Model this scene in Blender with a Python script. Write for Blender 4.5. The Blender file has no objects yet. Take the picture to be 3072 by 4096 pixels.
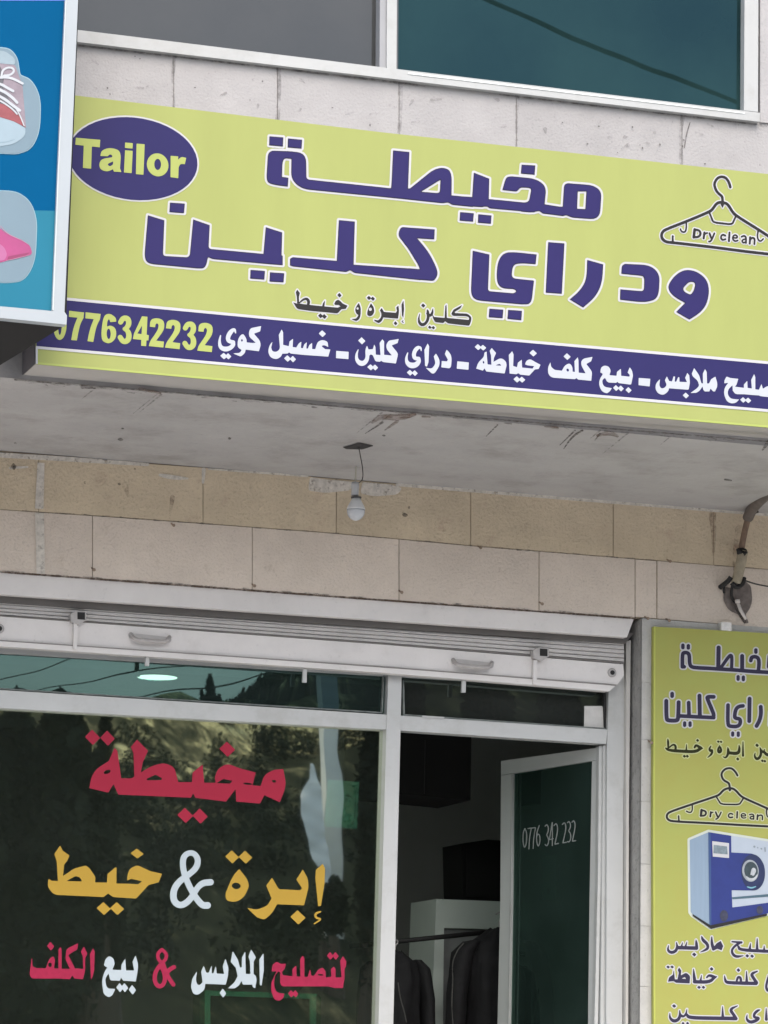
import bpy, math, random
import numpy as np
from mathutils import Matrix, Vector

random.seed(7)
S = bpy.context.scene
COL = S.collection

# ------------------------------------------------------------------ camera
W_PX, H_PX = 3072.0, 4096.0          # pixel grid the measurements were taken in
F_PX = 13550.0                       # focal length in those pixels
def _n(v):
    v = np.array(v, float)
    return v / np.linalg.norm(v)
_ex = _n((42000, 3360, F_PX))        # wall direction seen by the camera (x right, y down, z forward)
_ez = np.array((1710, -76000, F_PX), float)
_ez = _n(_ez - _ex * _ez.dot(_ex))
_ey = np.cross(_ez, _ex)
RIGHT = np.array((_ex[0], _ey[0], _ez[0]))
DOWN = np.array((_ex[1], _ey[1], _ez[1]))
FWD = np.array((_ex[2], _ey[2], _ez[2]))
CAM = np.array((0.0, -14.5, 1.6))
cam_d = bpy.data.cameras.new("camera")
cam = bpy.data.objects.new("camera", cam_d)
COL.objects.link(cam)
cam_d.sensor_fit = 'VERTICAL'
cam_d.sensor_height = 24.0
cam_d.lens = F_PX / H_PX * 24.0
cam_d.clip_start = 0.1
cam_d.clip_end = 2000.0
cam.matrix_world = Matrix(((RIGHT[0], -DOWN[0], -FWD[0], CAM[0]),
                           (RIGHT[1], -DOWN[1], -FWD[1], CAM[1]),
                           (RIGHT[2], -DOWN[2], -FWD[2], CAM[2]),
                           (0, 0, 0, 1)))
S.camera = cam

# ------------------------------------------------------------------ world, sun, exposure (bright overcast)
wd = bpy.data.worlds.new("World")
S.world = wd
wd.use_nodes = True
wt = wd.node_tree
bg = wt.nodes.get("Background") or wt.nodes.new("ShaderNodeBackground")
sky = wt.nodes.new("ShaderNodeTexSky")
sky.sky_type = 'NISHITA'
sky.sun_disc = False
SUN_EL, SUN_AZ = math.radians(47), math.radians(188)
sky.sun_elevation = SUN_EL
sky.sun_rotation = SUN_AZ
sky.air_density = 1.0
sky.dust_density = 3.4
sky.ozone_density = 1.0
wt.links.new(sky.outputs[0], bg.inputs[0])
bg.inputs[1].default_value = 0.15
sd = bpy.data.lights.new("sun", 'SUN')
sd.energy = 1.0
sd.angle = math.radians(60)
sd.color = (1.0, 0.965, 0.925)
sun = bpy.data.objects.new("sun", sd)
COL.objects.link(sun)
sdir = Vector((math.sin(SUN_AZ) * math.cos(SUN_EL), math.cos(SUN_AZ) * math.cos(SUN_EL), math.sin(SUN_EL)))
sun.rotation_euler = sdir.to_track_quat('Z', 'Y').to_euler()
sun.location = (0, -10, 30)
S.view_settings.view_transform = 'Standard'
S.view_settings.look = 'None'
S.view_settings.gamma = 1.0
S.view_settings.use_curve_mapping = False
S.view_settings.exposure = 0.98
S.cycles.max_bounces = 10
S.cycles.transparent_max_bounces = 16
S.cycles.use_denoising = True

# ------------------------------------------------------------------ rays and planes
def rays(px, py):
    px = np.asarray(px, float); py = np.asarray(py, float)
    a = (px - W_PX / 2) / F_PX
    b = (py - H_PX / 2) / F_PX
    return a[..., None] * RIGHT + b[..., None] * DOWN + FWD
def on_y(Y):
    def f(px, py):
        d = rays(px, py)
        t = (Y - CAM[1]) / d[..., 1]
        return CAM + d * t[..., None]
    return f
def on_plane(P, N):
    P = np.array(P, float); N = np.array(N, float)
    def f(px, py):
        d = rays(px, py)
        t = (P - CAM).dot(N) / d.dot(N)
        return CAM + d * t[..., None]
    return f
def on_z(Z):
    return on_plane((0, 0, Z), (0, 0, 1))
def U(px, py, Y):
    return on_y(Y)(np.array([px]), np.array([py]))[0]
def MIR(px, py, Yreal, Yglass):
    p = U(px, py, 2 * Yglass - Yreal)
    return np.array((p[0], Yreal, p[2]))

# ------------------------------------------------------------------ materials
def lin(r, g, b, k=1.0):
    o = []
    for c in (r, g, b):
        c /= 255.0
        c = c / 12.92 if c <= 0.04045 else ((c + 0.055) / 1.055) ** 2.4
        o.append(min(0.9, c * k))
    return tuple(o)
def base_mat(name):
    m = bpy.data.materials.new(name)
    m.use_nodes = True
    nt = m.node_tree
    return m, nt, nt.nodes["Principled BSDF"]
def mat(name, col, rough=0.6, metal=0.0, var=0.06, scale=6.0, bump=0.0, bscale=60.0, spec=0.4, tone=False, col2=None, thr=0.6, sw=0.08, s2=3.0, streak=None, speck=None):
    m, nt, p = base_mat(name)
    N, L = nt.nodes, nt.links
    tc = N.new("ShaderNodeTexCoord")
    mp = N.new("ShaderNodeMapping")
    L.new(tc.outputs["Object"], mp.inputs[0])
    if streak: mp.inputs["Scale"].default_value = streak
    nz = N.new("ShaderNodeTexNoise")
    nz.inputs["Scale"].default_value = scale
    nz.inputs["Detail"].default_value = 6
    nz.inputs["Roughness"].default_value = 0.65
    L.new(mp.outputs[0], nz.inputs[0])
    mr = N.new("ShaderNodeMapRange")
    mr.inputs["From Min"].default_value = 0.25
    mr.inputs["From Max"].default_value = 0.75
    mr.inputs["To Min"].default_value = 1 - var
    mr.inputs["To Max"].default_value = 1 + var
    L.new(nz.outputs[0], mr.inputs[0])
    src = None
    if col2 is not None:
        n2 = N.new("ShaderNodeTexNoise")
        n2.inputs["Scale"].default_value = s2
        n2.inputs["Detail"].default_value = 8
        n2.inputs["Roughness"].default_value = 0.7
        L.new(mp.outputs[0], n2.inputs[0])
        m2 = N.new("ShaderNodeMapRange")
        m2.inputs["From Min"].default_value = thr - sw
        m2.inputs["From Max"].default_value = thr + sw
        L.new(n2.outputs[0], m2.inputs[0])
        mix = N.new("ShaderNodeMix"); mix.data_type = 'RGBA'
        mix.inputs["A"].default_value = (*col, 1)
        mix.inputs["B"].default_value = (*col2, 1)
        L.new(m2.outputs[0], mix.inputs["Factor"])
        src = mix.outputs["Result"]
    if speck:
        n3 = N.new("ShaderNodeTexNoise"); n3.inputs["Scale"].default_value = speck[0]; n3.inputs["Detail"].default_value = 4; n3.inputs["Roughness"].default_value = .7
        L.new(tc.outputs["Object"], n3.inputs[0])
        m3 = N.new("ShaderNodeMapRange")
        m3.inputs["From Min"].default_value = speck[1] - .06; m3.inputs["From Max"].default_value = speck[1] + .06
        m3.inputs["To Min"].default_value = 1.0; m3.inputs["To Max"].default_value = 1 - speck[2]
        L.new(n3.outputs[0], m3.inputs[0])
        mm = N.new("ShaderNodeMath"); mm.operation = 'MULTIPLY'
        L.new(mr.outputs[0], mm.inputs[0]); L.new(m3.outputs[0], mm.inputs[1])
        mr = mm
    vm = N.new("ShaderNodeVectorMath"); vm.operation = 'SCALE'
    if src: L.new(src, vm.inputs[0])
    else: vm.inputs[0].default_value = col
    if tone:
        at = N.new("ShaderNodeAttribute"); at.attribute_name = "tone"
        mu = N.new("ShaderNodeMath"); mu.operation = 'MULTIPLY'
        L.new(at.outputs["Fac"], mu.inputs[0]); L.new(mr.outputs[0], mu.inputs[1])
        L.new(mu.outputs[0], vm.inputs["Scale"])
    else:
        L.new(mr.outputs[0], vm.inputs["Scale"])
    L.new(vm.outputs[0], p.inputs["Base Color"])
    p.inputs["Roughness"].default_value = rough
    p.inputs["Metallic"].default_value = metal
    p.inputs["Specular IOR Level"].default_value = spec
    if bump:
        nb = N.new("ShaderNodeTexNoise")
        nb.inputs["Scale"].default_value = bscale
        nb.inputs["Detail"].default_value = 5
        L.new(tc.outputs["Object"], nb.inputs[0])
        bp = N.new("ShaderNodeBump")
        bp.inputs["Strength"].default_value = bump
        bp.inputs["Distance"].default_value = 0.01
        L.new(nb.outputs[0], bp.inputs["Height"])
        L.new(bp.outputs[0], p.inputs["Normal"])
    return m
def stain(name, col, scale=25.0, lo=.40, hi=.62, most=.9):
    """thin uneven film of dirt, rust or plaster: broken up by noise, what is under it shows through"""
    m = mat(name, col, .95, var=.3, scale=scale * 1.5)
    nt = m.node_tree; N, L = nt.nodes, nt.links
    p = N["Principled BSDF"]; out = N["Material Output"]
    tc = N.new("ShaderNodeTexCoord"); nz = N.new("ShaderNodeTexNoise")
    nz.inputs["Scale"].default_value = scale; nz.inputs["Detail"].default_value = 7; nz.inputs["Roughness"].default_value = .7
    L.new(tc.outputs["Object"], nz.inputs[0])
    mr = N.new("ShaderNodeMapRange"); mr.inputs["From Min"].default_value = lo; mr.inputs["From Max"].default_value = hi; mr.inputs["To Max"].default_value = most
    L.new(nz.outputs[0], mr.inputs[0])
    tr = N.new("ShaderNodeBsdfTransparent"); mx = N.new("ShaderNodeMixShader")
    L.new(mr.outputs[0], mx.inputs[0]); L.new(tr.outputs[0], mx.inputs[1]); L.new(p.outputs[0], mx.inputs[2]); L.new(mx.outputs[0], out.inputs["Surface"])
    return m
def glass(name, refl, tint, fac, wav=0.02, rough=0.0, dust_haze=None):
    """coated shop glass: part mirror, part tinted see-through"""
    m, nt, p = base_mat(name)
    N, L = nt.nodes, nt.links
    N.remove(p)
    out = N["Material Output"]
    gl = N.new("ShaderNodeBsdfGlossy"); gl.inputs["Color"].default_value = (*refl, 1)
    gl.inputs["Roughness"].default_value = rough
    tr = N.new("ShaderNodeBsdfTransparent"); tr.inputs["Color"].default_value = (*tint, 1)
    mx = N.new("ShaderNodeMixShader"); mx.inputs[0].default_value = fac
    L.new(tr.outputs[0], mx.inputs[1]); L.new(gl.outputs[0], mx.inputs[2])
    last = mx
    if dust_haze:  # diffuse veil painted on for haze and light from within; grey pane also dusty
        df = N.new("ShaderNodeBsdfDiffuse"); df.inputs["Color"].default_value = (*dust_haze[0], 1)
        ad = N.new("ShaderNodeMixShader")
        tc = N.new("ShaderNodeTexCoord"); nz = N.new("ShaderNodeTexNoise"); nz.inputs["Scale"].default_value = 1.1; nz.inputs["Detail"].default_value = 6
        L.new(tc.outputs["Object"], nz.inputs[0])
        mr = N.new("ShaderNodeMapRange"); mr.inputs["From Min"].default_value = .3; mr.inputs["From Max"].default_value = .7
        kk = dust_haze[2] if len(dust_haze) > 2 else .5; mr.inputs["To Min"].default_value = dust_haze[1] * (1 - kk); mr.inputs["To Max"].default_value = dust_haze[1] * (1 + kk)
        L.new(nz.outputs[0], mr.inputs[0]); L.new(mr.outputs[0], ad.inputs[0])
        L.new(mx.outputs[0], ad.inputs[1]); L.new(df.outputs[0], ad.inputs[2]); last = ad
    L.new(last.outputs[0], out.inputs["Surface"])
    if wav:
        tc = N.new("ShaderNodeTexCoord")
        nb = N.new("ShaderNodeTexNoise"); nb.inputs["Scale"].default_value = 2.2; nb.inputs["Detail"].default_value = 1
        L.new(tc.outputs["Object"], nb.inputs[0])
        bp = N.new("ShaderNodeBump"); bp.inputs["Strength"].default_value = wav; bp.inputs["Distance"].default_value = 0.02
        L.new(nb.outputs[0], bp.inputs["Height"]); L.new(bp.outputs[0], gl.inputs["Normal"])
    return m

# ------------------------------------------------------------------ objects
def root(name, label, cat, loc=(0, 0, 0), group=None):
    o = bpy.data.objects.new(name, None)
    COL.objects.link(o)
    o.location = loc
    o["label"] = label; o["category"] = cat
    if group: o["group"] = group
    o.empty_display_size = 0.2
    return o
def worg(o):
    v = Vector((0, 0, 0))
    while o is not None:
        v = v + o.location
        o = o.parent
    return np.array(v)
def mesh(name, V, Fc, m, parent=None, smooth=False, tones=None):
    V = np.asarray(V, float)
    if parent is not None: V = V - worg(parent)
    me = bpy.data.meshes.new(name)
    me.from_pydata([tuple(v) for v in V], [], Fc)
    me.update()
    if m is not None: me.materials.append(m)
    if smooth:
        for p in me.polygons: p.use_smooth = True
    if tones is not None:
        at = me.attributes.new("tone", 'FLOAT', 'FACE')
        at.data.foreach_set("value", np.asarray(tones, dtype=np.float32))
    o = bpy.data.objects.new(name, me)
    COL.objects.link(o)
    if parent is not None: o.parent = parent
    return o
def solo(o, label, cat, group=None):
    o["label"] = label; o["category"] = cat
    if group: o["group"] = group
    return o

class B:
    """collects solids into one mesh"""
    def __init__(s): s.V = []; s.F = []; s.T = []
    def add(s, V, F, tone=1.0):
        k = len(s.V)
        s.V += [tuple(v) for v in V]
        s.F += [tuple(i + k for i in f) for f in F]
        s.T += [tone] * len(F)
        return s
    def prism(s, front, back, tone=1.0):
        n = len(front)
        V = list(front) + list(back)
        F = [tuple(range(n)), tuple(range(2 * n - 1, n - 1, -1))]
        for i in range(n):
            j = (i + 1) % n
            F.append((j, i, n + i, n + j))
        return s.add(V, F, tone)
    def slab(s, pts, Y0, Y1, tone=1.0):
        """polygon read in pixels on the plane Y0, extruded straight back to Y1"""
        P = on_y(Y0)(np.array([p[0] for p in pts]), np.array([p[1] for p in pts]))
        Q = P.copy(); Q[:, 1] = Y1
        return s.prism(P, Q, tone)
    def box(s, a, b, tone=1.0):
        (x0, y0, z0), (x1, y1, z1) = a, b
        V = [(x0, y0, z0), (x1, y0, z0), (x1, y0, z1), (x0, y0, z1), (x0, y1, z0), (x1, y1, z0), (x1, y1, z1), (x0, y1, z1)]
        F = [(0, 1, 2, 3), (5, 4, 7, 6), (4, 0, 3, 7), (1, 5, 6, 2), (3, 2, 6, 7), (4, 5, 1, 0)]
        return s.add(V, F, tone)
    def tube(s, pts, r, n=8, caps=True):
        pts = [np.array(p, float) for p in pts]
        rr = r if hasattr(r, '__len__') else [r] * len(pts)
        V = []; F = []
        for i, p in enumerate(pts):
            d = pts[min(i + 1, len(pts) - 1)] - pts[max(i - 1, 0)]
            d = d / (np.linalg.norm(d) + 1e-12)
            a = np.cross(d, (0, 0, 1.0))
            if np.linalg.norm(a) < 0.05: a = np.cross(d, (0, 1.0, 0))
            a = a / np.linalg.norm(a); b = np.cross(a, d)
            for k in range(n):
                t = 2 * math.pi * k / n
                V.append(p + rr[i] * (math.cos(t) * a + math.sin(t) * b))
        for i in range(len(pts) - 1):
            for k in range(n):
                k2 = (k + 1) % n
                F.append((i * n + k, i * n + k2, (i + 1) * n + k2, (i + 1) * n + k))
        if caps:
            F.append(tuple(range(n - 1, -1, -1)))
            F.append(tuple(range((len(pts) - 1) * n, len(pts) * n)))
        return s.add(V, F)
    def lathe(s, c, prof, n=24, axis=(0, 0, 1)):
        """rings along -axis from c: prof = [(distance, radius)]"""
        ax = _n(axis)
        a = np.cross(ax, (0, 1, 0) if abs(ax[1]) < .9 else (1, 0, 0)); a = a / np.linalg.norm(a); b = np.cross(ax, a)
        V = []; F = []
        c = np.array(c, float)
        for d, r in prof:
            for k in range(n):
                t = 2 * math.pi * k / n
                V.append(c - ax * d + r * (math.cos(t) * a + math.sin(t) * b))
        for i in range(len(prof) - 1):
            for k in range(n):
                k2 = (k + 1) % n
                F.append((i * n + k, i * n + k2, (i + 1) * n + k2, (i + 1) * n + k))
        F.append(tuple(range(n - 1, -1, -1)))
        F.append(tuple(range((len(prof) - 1) * n, len(prof) * n)))
        return s.add(V, F)
    def build(s, name, m, parent=None, smooth=False, tone=False):
        return mesh(name, s.V, s.F, m, parent, smooth, s.T if tone else None)

# ------------------------------------------------------------------ flat print and vinyl: distance field -> clean mesh
def fillet(pts):
    out = []; n = len(pts)
    for i, p in enumerate(pts):
        q = np.array(p[:2], float)
        r = p[2] if len(p) > 2 else 0
        if not r: out.append(q); continue
        a = np.array(pts[i - 1][:2], float); b = np.array(pts[(i + 1) % n][:2], float)
        la = np.linalg.norm(a - q); lb = np.linalg.norm(b - q)
        pa = q + (a - q) * min(r, la * .48) / (la + 1e-9)
        pb = q + (b - q) * min(r, lb * .48) / (lb + 1e-9)
        for t in np.linspace(0, 1, 6):
            out.append((1 - t) ** 2 * pa + 2 * t * (1 - t) * q + t * t * pb)
    return np.array(out)
def sd_poly(P, X, Y):
    d = np.full(X.shape, 1e18); ins = np.zeros(X.shape, bool)
    n = len(P)
    for i in range(n):
        a = P[i]; b = P[(i + 1) % n]
        e = b - a; l2 = e.dot(e)
        if l2 < 1e-9: continue
        wx = X - a[0]; wy = Y - a[1]
        t = np.clip((wx * e[0] + wy * e[1]) / l2, 0, 1)
        d = np.minimum(d, (wx - t * e[0]) ** 2 + (wy - t * e[1]) ** 2)
        c = (a[1] > Y) != (b[1] > Y)
        if c.any():
            xc = a[0] + (Y - a[1]) * e[0] / (e[1] if e[1] else 1e-9)
            ins ^= c & (X < xc)
    d = np.sqrt(d)
    return np.where(ins, -d, d)
def sd_stroke(P, Wd, X, Y):
    d = np.full(X.shape, 1e9)
    for i in range(len(P) - 1):
        a = P[i]; b = P[i + 1]; e = b - a; l2 = e.dot(e) + 1e-9
        t = np.clip(((X - a[0]) * e[0] + (Y - a[1]) * e[1]) / l2, 0, 1)
        dd = np.hypot(X - a[0] - t * e[0], Y - a[1] - t * e[1]) - .5 * (Wd[i] * (1 - t) + Wd[i + 1] * t)
        d = np.minimum(d, dd)
    return d
def smooth_path(P, it=2):
    P = [np.array(p, float) for p in P]
    for _ in range(it):
        if len(P) < 3: break
        Q = [P[0]]
        for i in range(len(P) - 1):
            Q += [P[i] * .75 + P[i + 1] * .25, P[i] * .25 + P[i + 1] * .75]
        Q.append(P[-1]); P = Q
    return P
def prims_to_src(frame, prims):
    """frame = (ox, oy, zoom). Primitives: P polygon, H hole, S stroke, D dot (diamond), E ellipse, EH ellipse hole"""
    ox, oy, z = frame
    out = []
    for pr in prims:
        k = pr[0]
        if k in 'PH':
            P = fillet(pr[1]) / z + (ox, oy); out.append((k, P, None))
        elif k == 'S':
            w0 = pr[2] if len(pr) > 2 else None
            pts = [(p[0], p[1], p[2] if len(p) > 2 else w0) for p in pr[1]]
            pts = np.array(smooth_path(pts))
            out.append(('S', pts[:, :2] / z + (ox, oy), pts[:, 2] / z))
        elif k == 'D':
            x, y, rx, ry = pr[1:5]
            sk = 0.06
            P = fillet([(x + sk * -ry, y - ry, 6), (x + rx, y + sk * rx, 6), (x + sk * ry, y + ry, 6), (x - rx, y - sk * rx, 6)])
            out.append(('P', P / z + (ox, oy), None))
        elif k in ('E', 'EH'):
            (cx, cy), a, b = pr[1:4]
            t = np.linspace(0, 2 * math.pi, 49)[:-1]
            P = np.stack([cx + a[0] * np.cos(t) + b[0] * np.sin(t), cy + a[1] * np.cos(t) + b[1] * np.sin(t)], 1)
            out.append(('P' if k == 'E' else 'H', P / z + (ox, oy), None))
    return out
def ink(name, prims, plane, m, parent, grow=0.0, step=2.0, clip=None):
    """fill the union of the primitives (grown by grow pixels) as a flat mesh on the given plane"""
    pts = np.concatenate([p[1] for p in prims if p[0] != 'H'])
    wm = max([p[2].max() for p in prims if p[0] == 'S'] + [0]) / 2
    x0, y0 = pts.min(0) - wm - grow - 2 * step; x1, y1 = pts.max(0) + wm + grow + 2 * step
    if clip:
        x0 = max(x0, clip[0]); y0 = max(y0, clip[1]); x1 = min(x1, clip[2]); y1 = min(y1, clip[3])
    nx = int((x1 - x0) / step) + 2; ny = int((y1 - y0) / step) + 2
    gx = x0 + np.arange(nx) * step; gy = y0 + np.arange(ny) * step
    X, Y = np.meshgrid(gx, gy)
    D = np.full(X.shape, 1e9)
    def part(P, wid, fn):
        nonlocal D
        mg = grow + 4 * step + (wid.max() / 2 if wid is not None else 0)
        a = P.min(0) - mg; b = P.max(0) + mg
        i0 = max(0, int((a[0] - x0) / step)); i1 = min(nx, int((b[0] - x0) / step) + 2)
        j0 = max(0, int((a[1] - y0) / step)); j1 = min(ny, int((b[1] - y0) / step) + 2)
        if i1 <= i0 or j1 <= j0: return None
        return (slice(j0, j1), slice(i0, i1))
    for k, P, wid in prims:
        if k == 'H': continue
        s = part(P, wid, None)
        if s is None: continue
        d = sd_poly(P, X[s], Y[s]) if k == 'P' else sd_stroke(P, wid, X[s], Y[s])
        D[s] = np.minimum(D[s], d)
    for k, P, wid in prims:
        if k != 'H': continue
        s = part(P, wid, None)
        if s is None: continue
        D[s] = np.maximum(D[s], -sd_poly(P, X[s], Y[s]))
    D = D - grow
    D[0, :] = np.maximum(D[0, :], .01); D[-1, :] = np.maximum(D[-1, :], .01)
    D[:, 0] = np.maximum(D[:, 0], .01); D[:, -1] = np.maximum(D[:, -1], .01)
    ins = D < 0
    full = ins[:-1, :-1] & ins[1:, :-1] & ins[:-1, 1:] & ins[1:, 1:]
    anyi = ins[:-1, :-1] | ins[1:, :-1] | ins[:-1, 1:] | ins[1:, 1:]
    V = []; F = []; idx = {}
    def vid(x, y):
        key = (round(x, 3), round(y, 3))
        i = idx.get(key)
        if i is None:
            i = len(V); idx[key] = i; V.append(key)
        return i
    for j in range(ny - 1):
        row = full[j]; i = 0
        while i < nx - 1:
            if row[i]:
                k = i
                while k < nx - 1 and row[k]: k += 1
                F.append((vid(gx[i], gy[j]), vid(gx[k], gy[j]), vid(gx[k], gy[j + 1]), vid(gx[i], gy[j + 1])))
                i = k
            else: i += 1
    for j, i in zip(*np.nonzero(anyi & ~full)):
        c = [(gx[i], gy[j], D[j, i]), (gx[i + 1], gy[j], D[j, i + 1]), (gx[i + 1], gy[j + 1], D[j + 1, i + 1]), (gx[i], gy[j + 1], D[j + 1, i])]
        poly = []
        for a in range(4):
            p = c[a]; q = c[(a + 1) % 4]
            if p[2] < 0: poly.append((p[0], p[1]))
            if (p[2] < 0) != (q[2] < 0):
                t = min(.98, max(.02, p[2] / (p[2] - q[2])))
                poly.append((p[0] + (q[0] - p[0]) * t, p[1] + (q[1] - p[1]) * t))
        if len(poly) >= 3:
            ids = [vid(*q) for q in poly]
            if len(set(ids)) == len(ids): F.append(tuple(ids))
    if not V: V = [(x0, y0), (x0 + 1, y0), (x0, y0 + 1)]; F = [(0, 1, 2)]
    A = np.array(V)
    return mesh(name, plane(A[:, 0], A[:, 1]), F, m, parent)

STUFF = []
# ------------------------------------------------------------------ palette
Y_WALL, Y_UP, Y_SIGN, Y_GLASS, Y_UGLASS, Y_BLUE = 0.0, -1.5, -1.73, 0.175, -1.44, -2.08
Z_SOF = 4.458
M_UPPER = mat("upper_limestone", (.365, .36, .36), .85, speck=(70, .66, .25), var=.10, scale=4, bump=.32, bscale=90, tone=True, col2=(.31, .30, .29), thr=.70, sw=.05, s2=14)
M_ROWA = mat("lower_limestone_tan", (.60, .51, .37), .85, speck=(70, .62, .22), var=.14, scale=4, bump=.5, bscale=70, tone=True, col2=(.48, .37, .28), thr=.64, sw=.08, s2=7)
M_ROWB = mat("lower_limestone", (.62, .55, .475), .85, speck=(90, .62, .18), var=.10, scale=4, bump=.45, bscale=80, tone=True, col2=(.50, .43, .36), thr=.66, sw=.06, s2=9)
M_JAMB = mat("jamb_stone", (.44, .44, .425), .85, speck=(50, .64, .2), var=.10, scale=8, bump=.3, bscale=80, tone=True, col2=(.30, .29, .27), thr=.66, sw=.05, s2=20)
M_MORTAR = mat("mortar", (.36, .305, .23), .95, var=.25, scale=18, bump=.4, bscale=120)
M_MORTARU = mat("pale_mortar", (.33, .32, .31), .95, var=.15, scale=18, bump=.3, bscale=120)
M_PLASTER = stain("plaster_smear", (.64, .61, .55), 26, .28, .46, .9)
M_MORTARJ = mat("grey_mortar", (.44, .435, .42), .95, var=.2, scale=30)
M_SOFFIT = mat("soffit_concrete", (.34, .338, .333), .9, speck=(30, .66, .16), var=.11, scale=2.5, bump=.3, bscale=25, col2=(.265, .26, .25), thr=.60, sw=.1, s2=3.2)
M_RUST = stain("rust_stain", (.155, .10, .075), 22, .34, .66, .8)
M_GRIME = stain("grime", (.07, .06, .055), 30, .36, .6, .85)
M_GRIME2 = stain("light_grime", (.15, .14, .13), 26, .42, .7, .7)
M_WHITEAL = mat("white_aluminium", (.435, .45, .445), .38, col2=(.36, .365, .35), thr=.62, sw=.12, s2=5, var=.05, scale=3, bump=.02, bscale=30)
M_SHUT = mat("shutter_paint", (.64, .625, .61), .5, speck=(45, .66, .12), var=.09, scale=3, bump=.05, bscale=50, col2=(.55, .535, .52), thr=.67, sw=.1, s2=4)
M_SHUTD = mat("shutter_gap", (.10, .095, .09), .8)
M_BLACK = mat("black_rubber", (.015, .015, .015), .7)
M_STEEL = mat("grey_steel", (.36, .35, .34), .45, metal=.3, var=.12, scale=20)
M_NAIL = mat("rusty_nail", (.25, .19, .14), .6, metal=.3, var=.3, scale=60)
M_YEL = mat("sign_yellow", (.325, .362, .122), .42, var=.045, scale=1.6, streak=(3, 1, .6), spec=.12)
M_YEL2 = mat("side_sign_yellow", (.345, .345, .095), .45, var=.06, scale=2.2, spec=.12, col2=(.31, .345, .098), thr=.5, sw=.15, s2=2.2)
M_PUR = mat("print_purple", (.027, .0225, .104), .45, var=.05, scale=9, spec=.12)
M_PUR2 = mat("band_purple", (.026, .0235, .10), .45, var=.05, scale=4, spec=.12)
M_NAVY = mat("print_dark_violet", (.035, .032, .06), .45, var=.08, scale=12, spec=.12)
M_PRW = mat("print_white", (.50, .505, .52), .45, var=.02, scale=5, spec=.12)
M_PRWB = mat("band_white", (.46, .49, .54), .45, var=.03, scale=8, spec=.12)
M_PBLK = mat("print_charcoal", (.026, .025, .026), .45, var=.1, scale=15, spec=.12)
M_POLV = mat("print_olive", (.026, .028, .010), .45, var=.1, scale=15, spec=.12)
M_PYEL = mat("print_yellow", (.36, .415, .125), .45, var=.02, scale=4, spec=.12)
M_BOXG = mat("sign_box_metal", (.36, .35, .33), .6, var=.06, scale=4)
M_BOXD = mat("sign_box_side", (.16, .155, .17), .6, var=.10, scale=4)
M_VRED = mat("vinyl_red", (.31, .02, .045), .5, var=.05, scale=8, spec=.12)
M_VRED2 = mat("vinyl_red_faded", (.29, .018, .055), .6, var=.16, scale=40, spec=.12)
M_VYEL = mat("vinyl_amber", (.385, .25, .04), .5, var=.03, scale=8, spec=.12)
M_VWHT = mat("vinyl_white", (.40, .465, .50), .5, var=.03, scale=8, spec=.12)
M_VDOOR = mat("vinyl_grey_white", (.27, .30, .29), .6, var=.2, scale=50, spec=.12)
M_G_UPL = glass("upper_grey_glass", (.062, .066, .068), (.10, .10, .10), .9, .015, .08, ((.13, .135, .135), .25, .6))
M_G_UPR = glass("upper_teal_glass", (.015, .036, .044), (.05, .08, .08), .92, .03, .01, ((.035, .085, .085), .24, .85))  # uneven teal veil stands in for varied reflections in this pane
M_G_TRN = glass("transom_glass", (.095, .158, .158), (.62, .78, .72), .5, .03, .008, ((.06, .085, .08), .22))
M_G_WIN = glass("window_glass", (.93, .95, .80), (.86, .95, .90), .58, .03, .012, ((.05, .056, .05), .09, .6))
M_G_TRR = glass("dark_transom_glass", (.20, .26, .24), (.5, .6, .56), .5, .03, .01, ((.05, .055, .05), .3))
M_G_DOOR = glass("door_glass", (.30, .46, .40), (.30, .46, .40), .22, .03, .01, ((.06, .10, .087), .32, .6))

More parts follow.
